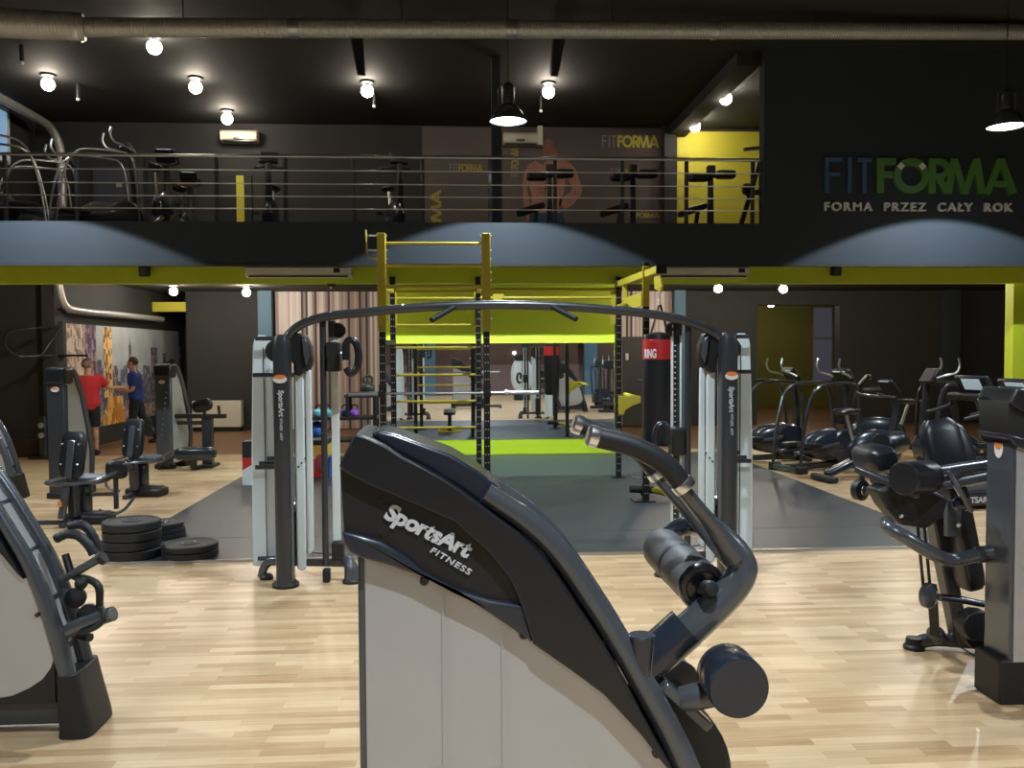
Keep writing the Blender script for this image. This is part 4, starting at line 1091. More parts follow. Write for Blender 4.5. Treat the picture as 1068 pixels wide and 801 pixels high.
# ------------------------------------------------------------------ bar rack (rig)
rg = thing('bar_rack', 'tall black and yellow training rack with ladder rungs and pull up bars', 'training rack', (.6, 11.4, .02))
YF, YRr = 10.35, 12.38
HZ = 2.92
def upright(px, Y, ztop, zb=.02, w=.075, m='rig_black', name='upright'):
    x = P(px, 450, Y).x
    u = MB().span((x-w/2, Y-w/2, zb), (x+w/2, Y+w/2, ztop)).build(name, M[m], parent=rg, bevel=.006)
    if m == 'rig_black':
        b = MB(); b.span((x-.028, Y-w/2-.0015, zb+.05), (x+.028, Y-w/2+.001, ztop-.03)); b.mi = 1
        n = int((min(ztop, 2.9)-zb-.1)/.1)
        for k in range(n):
            z = zb+.1+k*.1
            for dx in (-.016, .016):
                b.cyl((x+dx, Y-w/2-.004, z), (x+dx, Y-w/2-.001, z), .0075, n=8)
        b.build('hole_strip', [M['rig_black'], M['hole']], parent=u)
        MB().span((x-.09, Y-.09, .02), (x+.09, Y+.09, .03)).build('base_plate', M['rig_black'], parent=u)
    return x
xFL, xFR = upright(400, YF, 2.12), upright(508, YF, 2.12)
xRL, xRR = upright(411, YRr, HZ), upright(499.5, YRr, HZ)
xP1 = upright(645, YRr, HZ)
xP2 = upright(673.5, YF, HZ)
ztop = P(450, 243.5, YF).z
for x in (xFL, xFR):
    b = MB(); b.span((x-.05, YF-.055, P(450, 346, YF).z), (x+.05, YF+.05, ztop))
    u = b.build('ladder_upright', M['rig_yellow'], parent=rg, bevel=.006)
    for k, py in enumerate((246, 261, 270, 284, 292, 333)):
        for s in (-1, 1):
            MB().cyl((x+s*.05, YF, P(450, py, YF).z), (x+s*.068, YF, P(450, py, YF).z), .012, n=8).build('bolt', M['steel'], parent=u)
    MB().cyl((x, YF-.07, P(450, 343, YF).z), (x, YF-.05, P(450, 343, YF).z), .016, n=12).build('bolt', M['steel'], parent=u)
for py in (254, 277, 299):
    z = P(450, py, YF).z
    MB().cyl((xFL, YF, z), (xFR, YF, z), .024 if py == 299 else .019, n=12).build('rung', M['rig_yellow'], parent=rg)
for py in (304, 311, 339, 362.5, 391, 418.5, 446):
    z = P(450, py, YRr).z
    MB().cyl((xRL, YRr, z), (xRR, YRr, z), .018, n=12).build('rung', M['rig_yellow'], parent=rg)
# side links between front and rear uprights
for x0, x1 in ((xFL, xRL), (xFR, xRR)):
    MB().bar((x0, YF, P(450, 299, YF).z), (x1, YRr, 2.72), .05, .07).build('side_beam', M['rig_yellow'], parent=rg, bevel=.005)
MB().bar((xFL-.02, YF, 1.98), (xRL, YRr, 1.98), .05, .05).build('side_beam', M['rig_black'], parent=rg, bevel=.005)
for x in (xRL, xRR):
    b = MB(); s = 1 if x == xRL else -1
    b.span((x+s*.035, YRr-.06, 2.2), (x+s*.055, YRr+.06, 2.75)); b.build('side_plate', M['rig_yellow'], parent=rg, bevel=.004)
# flat hook at the top of the ladder
MB().tube([P(392, 271, YF), P(384, 267, YF), P(382.5, 255, YF), P(381.5, 240, YF)], .022, 8, 3, flat=.5).build('top_hook', M['rig_yellow'], parent=rg)
for py in (246, 261): MB().cyl(P(382, py, YF), P(396, py, YF), .012, n=8).build('hook_bolt', M['steel'], parent=rg)
# long bars to the bag arm
for py in (302, 310.5):
    z = P(580, py, YRr).z
    MB().cyl((xRR, YRr, z), (xP1-.03, YRr, z), .022, n=12).build('long_bar', M['rig_yellow'], parent=rg)
b = MB(); b.prism([P(x, y, YRr-.03) for x, y in ((514, 305), (527, 305), (523, 314), (518, 319), (514, 319))], (0, .05, 0)); b.build('gusset', M['rig_yellow'], parent=rg, bevel=.004)
MB().span(P(637.5, 338, YRr-.02), P(641.5, 303, YRr+.04)).build('bar_plate', M['rig_yellow'], parent=rg, bevel=.004)
# bag arm: top chord, bottom chord, strut, plates
z1 = P(672, 287, YF).z
yT = 9.55
top = MB().bar((xP1, YRr+.03, z1+.05), (xP2, yT, z1+.0), .08, .085).build('bag_arm', M['rig_yellow'], parent=rg, bevel=.006)
MB().span((xP2-.06, yT-.015, z1-.055), (xP2+.06, yT, z1+.055)).build('end_plate', M['rig_black'], parent=top)
zl = P(643, 320, YRr).z
MB().bar((xP1, YRr, zl), (xP2, YF+.05, zl+.02), .06, .05).build('lower_arm', M['rig_yellow'], parent=rg, bevel=.005)
MB().bar((xP1, YRr-.5, z1+.03), (xP1, YRr-.5, zl), .06, .05, up=V((0, 1, 0))).build('arm_strut', M['rig_yellow'], parent=rg, bevel=.004)
MB().span((xP2-.055, YF-.06, P(672, 320, YF).z), (xP2+.03, YF-.045, P(672, 278, YF).z)).build('clamp_plate', M['rig_yellow'], parent=rg, bevel=.006)
MB().prism([(xP2-.06, YF-.02, P(672, 305, YF).z), (xP2-.06, YF-.02, P(672, 319, YF).z), (xP2-.06, YF+.5, P(672, 319, YF).z), (xP2-.06, YF+1.3, P(672, 305, YF).z)], (.012, 0, 0)).build('gusset', M['rig_yellow'], parent=rg)
MB().prism([(xP2-.01, yT+.1, z1-.05), (xP2-.01, yT+.34, z1-.05), (xP2-.01, yT+.30, z1-.2), (xP2-.01, yT+.02, z1-.26), (xP2-.01, yT-.05, z1-.2)], (.03, 0, 0)).build('hook_plate', M['rig_yellow'], parent=rg, bevel=.005)
# catch arm and low bracket on the rear upright
q = P(645, 420, YRr)
b = MB(); b.prism([P(x, y, YRr-.06) for x, y in ((645, 413), (668, 413), (668.5, 420), (660, 423), (652, 428), (651, 432.5), (645, 432.5))], (0, .05, 0)); b.build('catch_arm', M['rig_yellow'], parent=rg, bevel=.006)
MB().cyl(P(664, 414.5, YRr-.04), (P(664, 414.5, YRr).x+.02, YRr+1.0, P(664, 414.5, YRr).z), .028, n=12).build('dip_handle', M['rig_yellow'], parent=rg)
# J hooks for the barbell
zbar = P(450, 409.5, 10.24).z
for x in (xFL, xFR):
    j = MB(); j.span((x-.045, YF-.17, zbar-.05), (x+.045, YF-.035, zbar-.026)); j.span((x-.045, YF-.18, zbar-.05), (x+.045, YF-.165, zbar+.02)); j.span((x-.045, YF-.05, zbar-.05), (x+.045, YF-.036, zbar+.1))
    j.build('bar_hook', M['rig_black'], parent=rg)
bx0, bx1 = P(363, 409, 10.24).x, P(562, 409, 10.24).x
bb = thing('barbell', 'steel barbell resting across the rack hooks', 'barbell', ((bx0+bx1)/2, YF-.105, zbar-.025))
yb_ = YF-.105
MB().cyl((bx0, yb_, zbar-.008), (bx1, yb_, zbar-.008), .0155, n=14).build('shaft', M['steel'], parent=bb)
for s, xe in ((1, bx0), (-1, bx1)):
    MB().lathe((xe, yb_, zbar-.008), (s, 0, 0), [(.0, 0), (.026, 0), (.026, .38), (.04, .381), (.04, .40), (.016, .401)], 18).build('sleeve', M['chrome'], parent=bb)

# heavy bag
xb_, yb2 = xP2+.0, 9.62
zt2 = P(690, 365, yb2).z; ztp = P(690, 347, yb2).z
hb = thing('heavy_bag', 'black heavy punching bag with red band hanging from the yellow arm', 'punching bag', (xb_, yb2, .78))
rb2 = .19
MB().lathe((xb_, yb2, .8), (0, 0, 1), [(0, -.02), (rb2*.8, -.015), (rb2*.97, .03), (rb2, .1), (rb2, zt2-.8-.14), (rb2, ztp-.8-.10), (rb2*.95, ztp-.8-.02), (rb2*.5, ztp-.8), (0, ztp-.8+.01)], 32).build('bag_body', M['vinyl'], parent=hb)
z0, z1b = P(690, 375, yb2-.19).z, P(690, 354, yb2-.19).z
bd = MB().lathe((xb_, yb2, z0), (0, 0, 1), [(rb2+.001, 0), (rb2+.004, .003), (rb2+.004, z1b-z0-.003), (rb2+.001, z1b-z0)], 32, caps=False).build('red_band', M['red'], parent=hb)
b = MB()
def curved_text(txt, zlo, h, a0, a1):
    tm = MB(); text_mesh(tm, txt, (0, 0, 0), (1, 0, 0), (0, 0, 1), h, bold=.03, depth=.002, width=a1-a0)
    for v in tm.bm.verts:
        a = a0+v.co.x; r = rb2+.0045-v.co.y
        v.co = V((xb_+r*math.sin(a), yb2-r*math.cos(a), zlo+v.co.z))
    return tm
curved_text('RING', z0+.02, .10, -1.25, -.42).build('lettering', M['sign_white'], parent=bd)
for a in (0.6, 2.2, 3.7, 5.2):
    p0 = V((xb_+.14*math.cos(a), yb2+.14*math.sin(a), ztp-.03)); p1 = V((xb_+.01*math.cos(a), yb2+.01*math.sin(a), P(690, 318, yb2).z))
    MB().bar(p0, p1, .028, .006).build('strap', M['red'] if a < 1 else M['vinyl'], parent=hb)
p1 = V((xb_, yb2, P(690, 319, yb2).z)); p2 = V((xb_, yb2, z1-.2))
n = 9
for k in range(n):
    c = p1+(p2-p1)*((k+.5)/n); h = (p2-p1).length/n*.62
    ang = (k % 2)*PI/2
    pp = [c+V((math.cos(ang)*.016*math.cos(t_), math.sin(ang)*.016*math.cos(t_), h*math.sin(t_))) for t_ in [2*PI*i/10 for i in range(10)]]
    MB().tube(pp, .004, 6, closed=True).build('chain_link', M['chrome'], parent=hb)

# flat bench (its end shows in the mirror)
def at(x, y): return V((x, y, .02))
fb = thing('flat_bench', 'black topped flat bench with yellow feet, hidden behind the machine', 'bench', (-.25, 10.75, .02))
MB().pad((-.25, 10.75, .46), (.28, 1.1, .08), e=.3).build('pad', M['vinyl'], parent=fb)
for y in (10.4, 11.1): MB().span((-.29, y-.04, .06), (-.21, y+.04, .43)).build('leg', M['rig_black'], parent=fb, bevel=.006)
for y in (10.4, 11.1): MB().span((-.52, y-.035, .02), (.02, y+.035, .075)).build('foot', M['rig_yellow'], parent=fb, bevel=.008)
MB().span((-.28, 10.4, .2), (-.22, 11.1, .27)).build('spine', M['rig_black'], parent=fb, bevel=.006)

# landmine stand beside the rack
q = PZ(673, 522, .02)
ls = thing('landmine_stand', 'small black landmine stand with yellow sleeve on the rubber floor', 'training stand', (q.x, q.y, .02))
Yl = q.y
MB().span((q.x-.16, Yl-.14, .02), (q.x+.10, Yl+.14, .035)).build('base', M['rig_black'], parent=ls)
MB().lathe(P(673, 510, Yl)+V((0, 0, -.02)), (0, 0, 1), [(.055, -.06), (.055, .04), (.04, .06), (.03, .10)], 18).build('hub', M['rig_black'], parent=ls)
MB().cyl(P(657, 510, Yl), P(681, 511, Yl), .045).build('bar_holder', M['iron'], parent=ls)
MB().bar(P(674, 505, Yl), P(675, 480, Yl), .07, .06, up=V((0, 1, 0))).build('upright', M['plastic_dull'], parent=ls, bevel=.01)
MB().tube([P(671, 488, Yl-.05), P(669.5, 495, Yl-.06), P(671, 504, Yl-.05)], .012, 8, 4).build('clip', M['chrome'], parent=ls)
MB().cyl(P(659, 497, Yl), P(671, 498, Yl), .01, n=8).build('pin', M['chrome'], parent=ls)
MB().cyl(P(681, 511, Yl), P(706, 517, Yl-.1), .04).build('yellow_sleeve', M['rig_yellow'], parent=ls)
MB().span(P(680, 513, Yl-.06), P(686, 508, Yl+.06)).build('sleeve_plate', M['rig_yellow'], parent=ls, bevel=.004)

# ------------------------------------------------------------------ bumper plates
def bumper(x, y, z, r, h, lab):
    t = thing('bumper_plate', lab, 'weight plate', (x, y, z), 'stacked bumper plates')
    MB().lathe((x, y, z), (0, 0, 1), [(r*.93, 0), (r, h*.12), (r, h*.86), (r*.95, h*.985), (r*.83, h*.985), (r*.80, h*.90), (r*.36, h*.90), (r*.34, h*.99), (.07, h*.99), (.03, h*.95), (.03, 0)], 40, caps=False).build('rubber_disc', M['iron'], parent=t)
    MB().lathe((x, y, z), (0, 0, 1), [(.031, h*.02), (.06, h*.02), (.06, h*1.0), (.026, h*1.0), (.026, h*.02)], 20, caps=False).build('hub_ring', M['gun'], parent=t)
q = PZ(138, 582, 0)
zz = .0205
for k, lab in enumerate(('bottom bumper plate of the tallest stack', 'second bumper plate from the floor in the tallest stack', 'third bumper plate from the floor in the tallest stack', 'top bumper plate of the tallest stack of four')):
    bumper(q.x+(.006, -.006, .004, 0)[k], q.y, zz+.0825*k, .25, .082, lab)
q2 = PZ(170, 563, 0)
for k, lab in enumerate(('lowest plate of the small stack half hidden behind', 'middle plate of the small stack half hidden behind', 'top plate of the small stack half hidden behind')):
    bumper(q2.x-.01*k, q2.y+.06, zz+.0505*k, .20, .05, lab)
q3 = PZ(197, 581, 0)
for k, lab in enumerate(('lower plate of the low stack of two on the mat', 'upper plate of the low stack of two on the mat')):
    bumper(q3.x+.02, q3.y-.02, zz+.0605*k, .245, .06, lab)

# ------------------------------------------------------------------ kettlebell rack and what lies on it
Yk = 15.0
kr = thing('storage_rack', 'black three tier storage rack in front of the striped wallpaper', 'rack', (P(358, 470, Yk).x, Yk, 0))
x0k, x1k = P(318, 430, Yk).x, P(394, 430, Yk).x
zs1, zs2, zs3 = P(350, 434, Yk).z, P(350, 457, Yk).z, P(380, 411, Yk).z
for z, xa, xb2 in ((zs1, x0k, x1k), (zs2, x0k, x1k)):
    MB().span((xa, Yk-.25, z-.05), (xb2, Yk+.25, z)).build('shelf', M['plastic_dull'], parent=kr, bevel=.006)
MB().span((P(361, 400, Yk).x, Yk-.25, zs3-.05), (x1k, Yk+.25, zs3)).build('shelf', M['plastic_dull'], parent=kr, bevel=.006)
for x in (x0k+.03, x1k-.03):
    for y in (Yk-.22, Yk+.22):
        MB().span((x-.03, y-.03, .0205), (x+.03, y+.03, zs3-.05 if x > -2 else zs1-.05)).build('leg', M['plastic_dull'], parent=kr)
xm_ = P(383, 400, Yk).x
for y in (Yk-.22, Yk+.22): MB().span((P(362, 400, Yk).x, y-.025, zs1), (P(362, 400, Yk).x+.05, y+.025, zs3-.05)).build('leg', M['plastic_dull'], parent=kr)
def kettlebell(px, m, lab, z, r=.076):
    x = P(px, 430, Yk-.08).x; y = Yk-.08
    t = thing('kettlebell', lab, 'kettlebell', (x, y, z), 'kettlebells on the storage rack')
    MB().lathe((x, y, z), (0, 0, 1), [(0, 0), (r*.62, 0), (r*.9, r*.3), (r, r*.8), (r*.92, r*1.25), (r*.6, r*1.65), (r*.3, r*1.8), (0, r*1.82)], 24).build('body', m, parent=t)
    MB().tube([(x-r*.5, y, z+r*1.5), (x-r*.62, y, z+r*2.1), (x-r*.35, y, z+r*2.55), (x+r*.35, y, z+r*2.55), (x+r*.62, y, z+r*2.1), (x+r*.5, y, z+r*1.5)], r*.17, 10, 4).build('handle', M['iron2'], parent=t)
for px, m, lab in ((322.5, 'kb_pink', 'pink kettlebell at the end of the rack shelf'), (332, 'kb_cyan', 'sky blue kettlebell next to the pink one'), (342, 'kb_cyan', 'sky blue kettlebell behind the dark pulley post'), (360, 'kb_navy', 'navy kettlebell next to the purple one'), (370, 'kb_purple', 'purple kettlebell on the rack shelf')):
    kettlebell(px, M[m], lab, zs1)
kettlebell(384, M['iron'], 'black kettlebell standing on the top shelf', zs3, .12)
q = P(330.5, 447, Yk-.02)
gb = MB().ball((q.x, Yk-.02, zs2+.148), .148, 28, 18).build('gym_ball', M['ball_blue']); tag(gb, 'small blue exercise ball on the lower rack shelf', 'ball')
# boxes on the floor in front of the rack
def plyo(px0, px1, py0, py1, Y, cols, lab, dpt=.5):
    a, b = P(px0, py1, Y), P(px1, py0, Y)
    t = thing('plyo_box', lab, 'jump box', ((a.x+b.x)/2, Y+dpt/2, .02), 'plyo boxes')
    z0_ = .021; H = b.z-z0_
    for f0, f1, m in cols:
        MB().span((a.x, Y, z0_+H*f0), (b.x, Y+dpt, z0_+H*f1)).build('panel', m, parent=t, bevel=.006)
    return t, a, b, H
t, a, b, H = plyo(253, 291, 460, 506, 12.1, ((0, .62, M['red']), (.62, 1, M['plastic_dull'])), 'red and black jump box behind the pale shroud')
MB().prism([(a.x, 12.095, .021), (a.x+.27, 12.095, .021), (a.x+.27, 12.095, .021+H*.60), (a.x, 12.095, .021+H*.34)], (0, -.004, 0)).build('white_panel', M['white'], parent=t)
b_ = MB(); b_.lathe((a.x+.44, 12.099, .021+H*.3), (0, -1, 0), [(.09, 0), (.11, 0), (.11, .004), (.09, .004), (.09, 0)], 24, caps=False); b_.build('ring_mark', M['white'], parent=t)
t, a, b, H = plyo(322, 341, 459, 498, 12.7, ((0, .5, M['red']), (.5, .86, mat('ochre yellow box', (.55, .30, .03), .5)), (.86, 1, M['plastic_dull'])), 'red and yellow jump box under the kettlebell rack', .45)
MB().ball((a.x+.16, 12.70, .021+H*.38), (.07, .012, .14), 14, 8).build('printed_mark', mat('dark red print', (.22, .03, .03), .6), parent=t)
t, a, b, H = plyo(342.5, 352, 476, 499, 12.75, ((0, 1, mat('bright blue box', (.04, .14, .5), .5)),), 'small blue box beside the red and yellow box', .3)
# ------------------------------------------------------------------ people
def figure(name, label, base, yaw, J, head, heads, clothes, hair):
    """J: joints in body space (x right of the person, y forward, z up); one remeshed body surface."""
    t = thing(name, label, 'person', base)
    MM = Matrix.Translation(base) @ Matrix.Rotation(yaw, 4, 'Z')
    g = lambda k: V(J[k])
    b = MB(MM)
    def limb(ks, rs): b.tube([g(k) for k in ks], rs, 12, 4)
    # trunk
    def trunk(bb, extra=0.0, lo=.0, hi=1.0):
        pel, ch, nk = g('pelvis'), g('chest'), g('neck')
        L = []
        for f, a, d in ((-.22, .13, .10), (0, .175, .125), (.18, .165, .118), (.4, .158, .112), (.65, .19, .125), (.85, .205, .12), (.97, .16, .095), (1.05, .07, .07)):
            if f < lo or f > hi: continue
            c = pel+(nk-pel)*f+(ch-(pel+nk)/2)*(1-abs(2*min(max(f, 0), 1)-1))
            w = head.get('bulk', 1.0)
            L.append([c+V(((a*w+extra)*math.cos(2*PI*k/20), (d*w+extra)*math.sin(2*PI*k/20), 0)) for k in range(20)])
        bb.loft(L)
    trunk(b)
    for s in ('l', 'r'):
        limb(['sh'+s, 'el'+s, 'wr'+s], [.058, .043, .028])
        b.ball(g('sh'+s), .064, 12, 8)
        limb(['hip'+s, 'kn'+s, 'an'+s], [.092, .060, .040])
        cf = g('kn'+s)+(g('an'+s)-g('kn'+s))*.3
        b.ball(cf+V((0, -.02, 0)), (.055, .06, .11), 12, 8)
        # foot
        an = g('an'+s); td = V(J.get('toe'+s, (an.x, an.y+.17, an.z-.05)))-an
        b.tube([an+V((0, -.05, -.045)), an+td*.5+V((0, 0, -.02)), an+td], [.036, .04, .03], 10, 3)
        # hand: palm, five fingers with a bend, thumb from the side
        wr, hd = g('wr'+s), V(J['ha'+s]); d = (hd-wr).normalized()
        side = V(J.get('pside'+s, (0, 0, 1))); side = (side-d*side.dot(d)).normalized(); nrm = d.cross(side)
        b.bar(wr, wr+d*.085, .035, .078, up=nrm, w2=.028, h2=.085) if False else b.tube([wr, wr+d*.04, wr+d*.085], [.028, .036, .034], 10, flat=.75)
        for i, ln in enumerate((.068, .078, .072, .056)):
            r0 = wr+d*.08+side*(.030-.020*i)
            b.tube([r0, r0+d*ln*.5, r0+d*ln*.8+nrm*ln*.28, r0+d*ln*.9+nrm*ln*.55], [.0105, .010, .009, .0075], 7)
        r0 = wr+d*.025+side*.03
        b.tube([r0, r0+d*.03+side*.025, r0+d*.062+side*.032], [.012, .0115, .009], 7)
    # neck and head
    hc = V(head['c']); hy = head['yaw']; HR = Matrix.Rotation(hy, 3, 'Z') @ Matrix.Rotation(head.get('nod', 0), 3, 'X')
    b.tube([g('neck')+V((0, 0, -.04)), hc+V((0, -.01, -.05))], [.062, .055], 12)
    def H(x, y, z): return hc+HR @ V((x, y, z))
    def hb(c, r, n=14, m=10):
        bb = len(b.bm.verts)
        b.ball((0, 0, 0), r, n, m)
        b.bm.verts.ensure_lookup_table()
        inv = MM.inverted()
        for v in list(b.bm.verts)[bb:]:
            q = inv @ v.co; v.co = MM @ (hc+HR @ (q+V(c)))
    hb((0, -.012, .02), (.076, .095, .105), 20, 14)      # skull
    hb((0, .025, -.045), (.058, .068, .075), 16, 10)     # jaw and face
    hb((0, .072, -.085), (.026, .024, .022))             # chin
    hb((0, .100, -.012), (.013, .022, .026))             # nose
    hb((0, .088, -.052), (.026, .014, .010))             # lips
    hb((0, .078, .028), (.055, .020, .012))              # brow
    for s in (-1, 1): hb((s*.078, -.008, -.01), (.012, .022, .032))   # ears
    body = b.build('body', M['skin'], parent=t)
    rm = body.modifiers.new('skin', 'REMESH'); rm.mode = 'VOXEL'; rm.voxel_size = .0075; rm.use_smooth_shade = True
    sm = body.modifiers.new('soft', 'SMOOTH'); sm.factor = .5; sm.iterations = 3
    for s in (-1, 1):
        MB(MM).ball(H(s*.030, .088, .008), .0105, 10, 8).build('eye', M['sign_white'], parent=body)
        MB(MM).ball(H(s*.030, .0955, .008), .006, 8, 6).build('iris', M['hair'], parent=body)
        MB(MM).ball(H(s*.031, .091, .03), (.020, .008, .005), 10, 6).build('eyebrow', hair[0], parent=body)
    c = MB(MM)
    bb = b = c
    hb((0, -.022, .035+hair[1]), (.082, .098, .100), 20, 14)
    h = c.build('hair', hair[0], parent=t)
    # keep hair off the face: cut everything in front of and below the hairline
    inv = (MM.inverted()); bm = bmesh.new(); bm.from_mesh(h.data)
    kill = []
    for v in bm.verts:
        q = HR.inverted() @ ((inv @ (v.co+V(base)))-hc)
        if (q.y > .045 and q.z < .085) or q.z < -.04 or (q.y > .0 and q.z < .03): kill.append(v)
    bmesh.ops.delete(bm, geom=kill, context='VERTS'); bm.to_mesh(h.data); bm.free()
    s_ = h.modifiers.new('thick', 'SOLIDIFY'); s_.thickness = .012; s_.offset = 0
    # shirt
    c = MB(MM); trunk(c, .018, -.25, 1.0)
    for s in ('l', 'r'):
        e = g('sh'+s)+(g('el'+s)-g('sh'+s))*.78
        c.tube([g('sh'+s)+(g('neck')-g('sh'+s))*.3, g('sh'+s), e], [.075, .082, .072], 14, 3)
    o = c.build('t_shirt', clothes[0], parent=t)
    rm = o.modifiers.new('cloth', 'REMESH'); rm.mode = 'VOXEL'; rm.voxel_size = .012; rm.use_smooth_shade = True
    sm = o.modifiers.new('soft', 'SMOOTH'); sm.factor = .5; sm.iterations = 3
    # trousers or shorts
    c = MB(MM); pel = g('pelvis')
    c.loft([[pel+V((a*math.cos(2*PI*k/18), d*math.sin(2*PI*k/18), z)) for k in range(18)] for z, a, d in ((-.14, .15, .12), (0, .188, .138), (.05, .182, .128))])
    for s in ('l', 'r'):
        if clothes[2]:   # long
            c.tube([g('hip'+s), g('kn'+s), g('an'+s)+V((0, 0, .0))], [.108, .080, .066], 14, 4); c.ball(g('kn'+s)+(g('an'+s)-g('kn'+s))*.3+V((0, -.02, 0)), (.074, .082, .15), 12, 8)
        else:
            e = g('hip'+s)+(g('kn'+s)-g('hip'+s))*.92
            c.tube([g('hip'+s), e], [.110, .092], 14)
    o = c.build('trousers' if clothes[2] else 'shorts', clothes[1], parent=t)
    rm = o.modifiers.new('cloth', 'REMESH'); rm.mode = 'VOXEL'; rm.voxel_size = .012; rm.use_smooth_shade = True
    sm = o.modifiers.new('soft', 'SMOOTH'); sm.factor = .5; sm.iterations = 3
    for s in ('l', 'r'):
        an = g('an'+s); td = V(J.get('toe'+s, (an.x, an.y+.17, an.z-.05)))-an
        d0 = V((td.x, td.y, 0)).normalized()
        sh = MB(MM)
        up_ = td.z+.05
        sh.tube([an+V((0, 0, -.045))-d0*.065, an+V((0, 0, -.045)), an+td*.55+V((0, 0, -.018)), an+td+V((0, 0, .0))+d0*.02], [.043, .048, .050, .036], 12, 3, flat=.9)
        sh.tube([an+V((0, 0, -.05)), an+V((0, 0, .015))], [.05, .050], 12)
        sh.build('shoe', M['shoe'], parent=t)
    return t
q = PZ(93, 475.5, 0)
J1 = dict(pelvis=(0, 0, .95), chest=(0, -.005, 1.2), neck=(0, .01, 1.47),
          shl=(-.19, 0, 1.40), ell=(-.27, .10, 1.15), wrl=(-.24, .30, 1.13), hal=(-.22, .42, 1.14), psidel=(0, 0, 1),
          shr=(.19, 0, 1.40), elr=(.33, -.02, 1.20), wrr=(.28, .21, 1.20), har=(.26, .33, 1.21), psider=(0, 0, 1),
          hipl=(-.095, 0, .90), knl=(-.11, .02, .49), anl=(-.12, 0, .085), toel=(-.15, .17, .035),
          hipr=(.095, 0, .90), knr=(.11, .03, .49), anr=(.12, .02, .085), toer=(.15, .19, .035))
# left arm stretched out to the other man
J1.update(ell=(-.30, .05, 1.27), wrl=(-.50, .13, 1.24), hal=(-.61, .17, 1.23))
J1 = {k: v for k, v in J1.items()}
figure('person', 'person in a red t-shirt, navy shorts and bare calves, reaching out an arm', (q.x, q.y, .006), R(20), 
       {**J1, **dict(shl=(.19, 0, 1.40), ell=(.33, .12, 1.24), wrl=(.53, .22, 1.22), hal=(.64, .26, 1.215), psidel=(0, 0, 1),
                     shr=(-.19, 0, 1.40), elr=(-.31, .0, 1.16), wrr=(-.26, .20, 1.20), har=(-.24, .31, 1.23), psider=(0, 0, 1))},
       dict(c=(0.01, .03, 1.635), yaw=R(-40), nod=R(-8), bulk=1.12), None, (M['redcloth'], M['navycloth'], False), (M['hairgrey'], -.012))
q = PZ(143, 463, 0)
J2 = dict(pelvis=(0, 0, .95), chest=(0, .01, 1.2), neck=(0, .03, 1.47),
          shl=(-.18, .02, 1.40), ell=(-.21, .02, 1.12), wrl=(-.15, .25, 1.10), hal=(-.12, .37, 1.10), psidel=(0, 0, 1),
          shr=(.18, .02, 1.40), elr=(.21, .05, 1.12), wrr=(.16, .28, 1.12), har=(.13, .40, 1.12), psider=(0, 0, 1),
          hipl=(-.09, 0, .90), knl=(-.10, .05, .49), anl=(-.10, .03, .085), toel=(-.10, .20, .035),
          hipr=(.09, 0, .90), knr=(.10, -.12, .50), anr=(.11, -.38, .10), toer=(.11, -.22, .035))
figure('person', 'person in a blue t-shirt and dark trousers, side on with a forearm raised', (q.x, q.y, .006), R(97), J2,
       dict(c=(0, .06, 1.645), yaw=R(0), nod=R(-6), bulk=1.0), None, (M['bluecloth'], M['navycloth'], True), (M['hair'], 0.0))
# ------------------------------------------------------------------ weight towers and seats on the mural side
def tower(name, label, px, py_base, h, w=.30, d=.62, yaw=0, group='weight towers on the mural side', shiny=False):
    q = PZ(px, py_base, 0)
    t = thing(name, label, 'exercise machine', (q.x, q.y, 0), group)
    MM = Matrix.Translation((q.x, q.y, 0)) @ Matrix.Rotation(yaw, 4, 'Z')
    # front plate
    MB(MM).span((-w/2, -.03, 0), (w/2, .05, h-.22)).build('front_plate', M['gun'] if shiny else M['gun2'], parent=t, bevel=.02)
    MB(MM).loft([[(x, y, z) for x, y in ((-w/2-.015, -.05), (w/2+.015, -.05), (w/2+.015, .16), (-w/2-.015, .16))] for z in (h-.24, h-.02)]).build('hood', M['plastic'], parent=t, bevel=.04, seg=3)
    MB(MM).prism([(.055*math.cos(2*PI*k/20), -.031, h-.30+.032*math.sin(2*PI*k/20)) for k in range(20)], (0, -.01, 0)).build('badge', M['white'], parent=t)
    MB(MM).prism([(.05*math.cos(2*PI*k/20), -.04, h-.285+.012*math.sin(2*PI*k/20)) for k in range(20)], (0, -.004, 0)).build('badge_mark', M['orange'], parent=t)
    # side shroud that slopes to the back, between two curved tubes
    prof = [(.05, .08), (.05, h-.24), (.14, h-.10), (.22, h-.16), (.34, h-.42), (.44, h-.78), (.52, h-1.15), (d, .1)]
    MB(MM).prism([(w/2-.03, y, z) for y, z in prof], (-w+.06, 0, 0)).build('side_shroud', M['silver'], parent=t, bevel=.01)
    tp = [(.02, h-.05), (.16, h-.05), (.27, h-.18), (.38, h-.44), (.48, h-.78), (.56, h-1.15), (d+.04, .06)]
    for s in (-1, 1):
        MB(MM).tube([(s*(w/2-.02), y, z) for y, z in tp], .032, 10, 3).build('frame_tube', M['gun'], parent=t)
    MB(MM).span((-w/2-.02, d-.12, 0), (w/2+.02, d+.10, .10)).build('foot', M['plastic_dull'], parent=t, bevel=.02)
    MB(MM).span((-w/2-.02, -.06, 0), (w/2+.02, .10, .08)).build('foot', M['plastic_dull'], parent=t, bevel=.02)
    return t, MM
tower('weight_tower', 'tall weight tower in front of the person in red', 62, 520, 1.70, .25, .48, R(-10))
t, MM = tower('weight_tower', 'shiny weight tower in front of the mural skyline', 172, 489, 1.70, .27, .46, R(-16), shiny=True)
for k in range(9):
    MB(MM).ball((-.02+.012*k, -.035, .55+.085*k), .009, 8, 6).build('rivet', M['chrome'], parent=t)
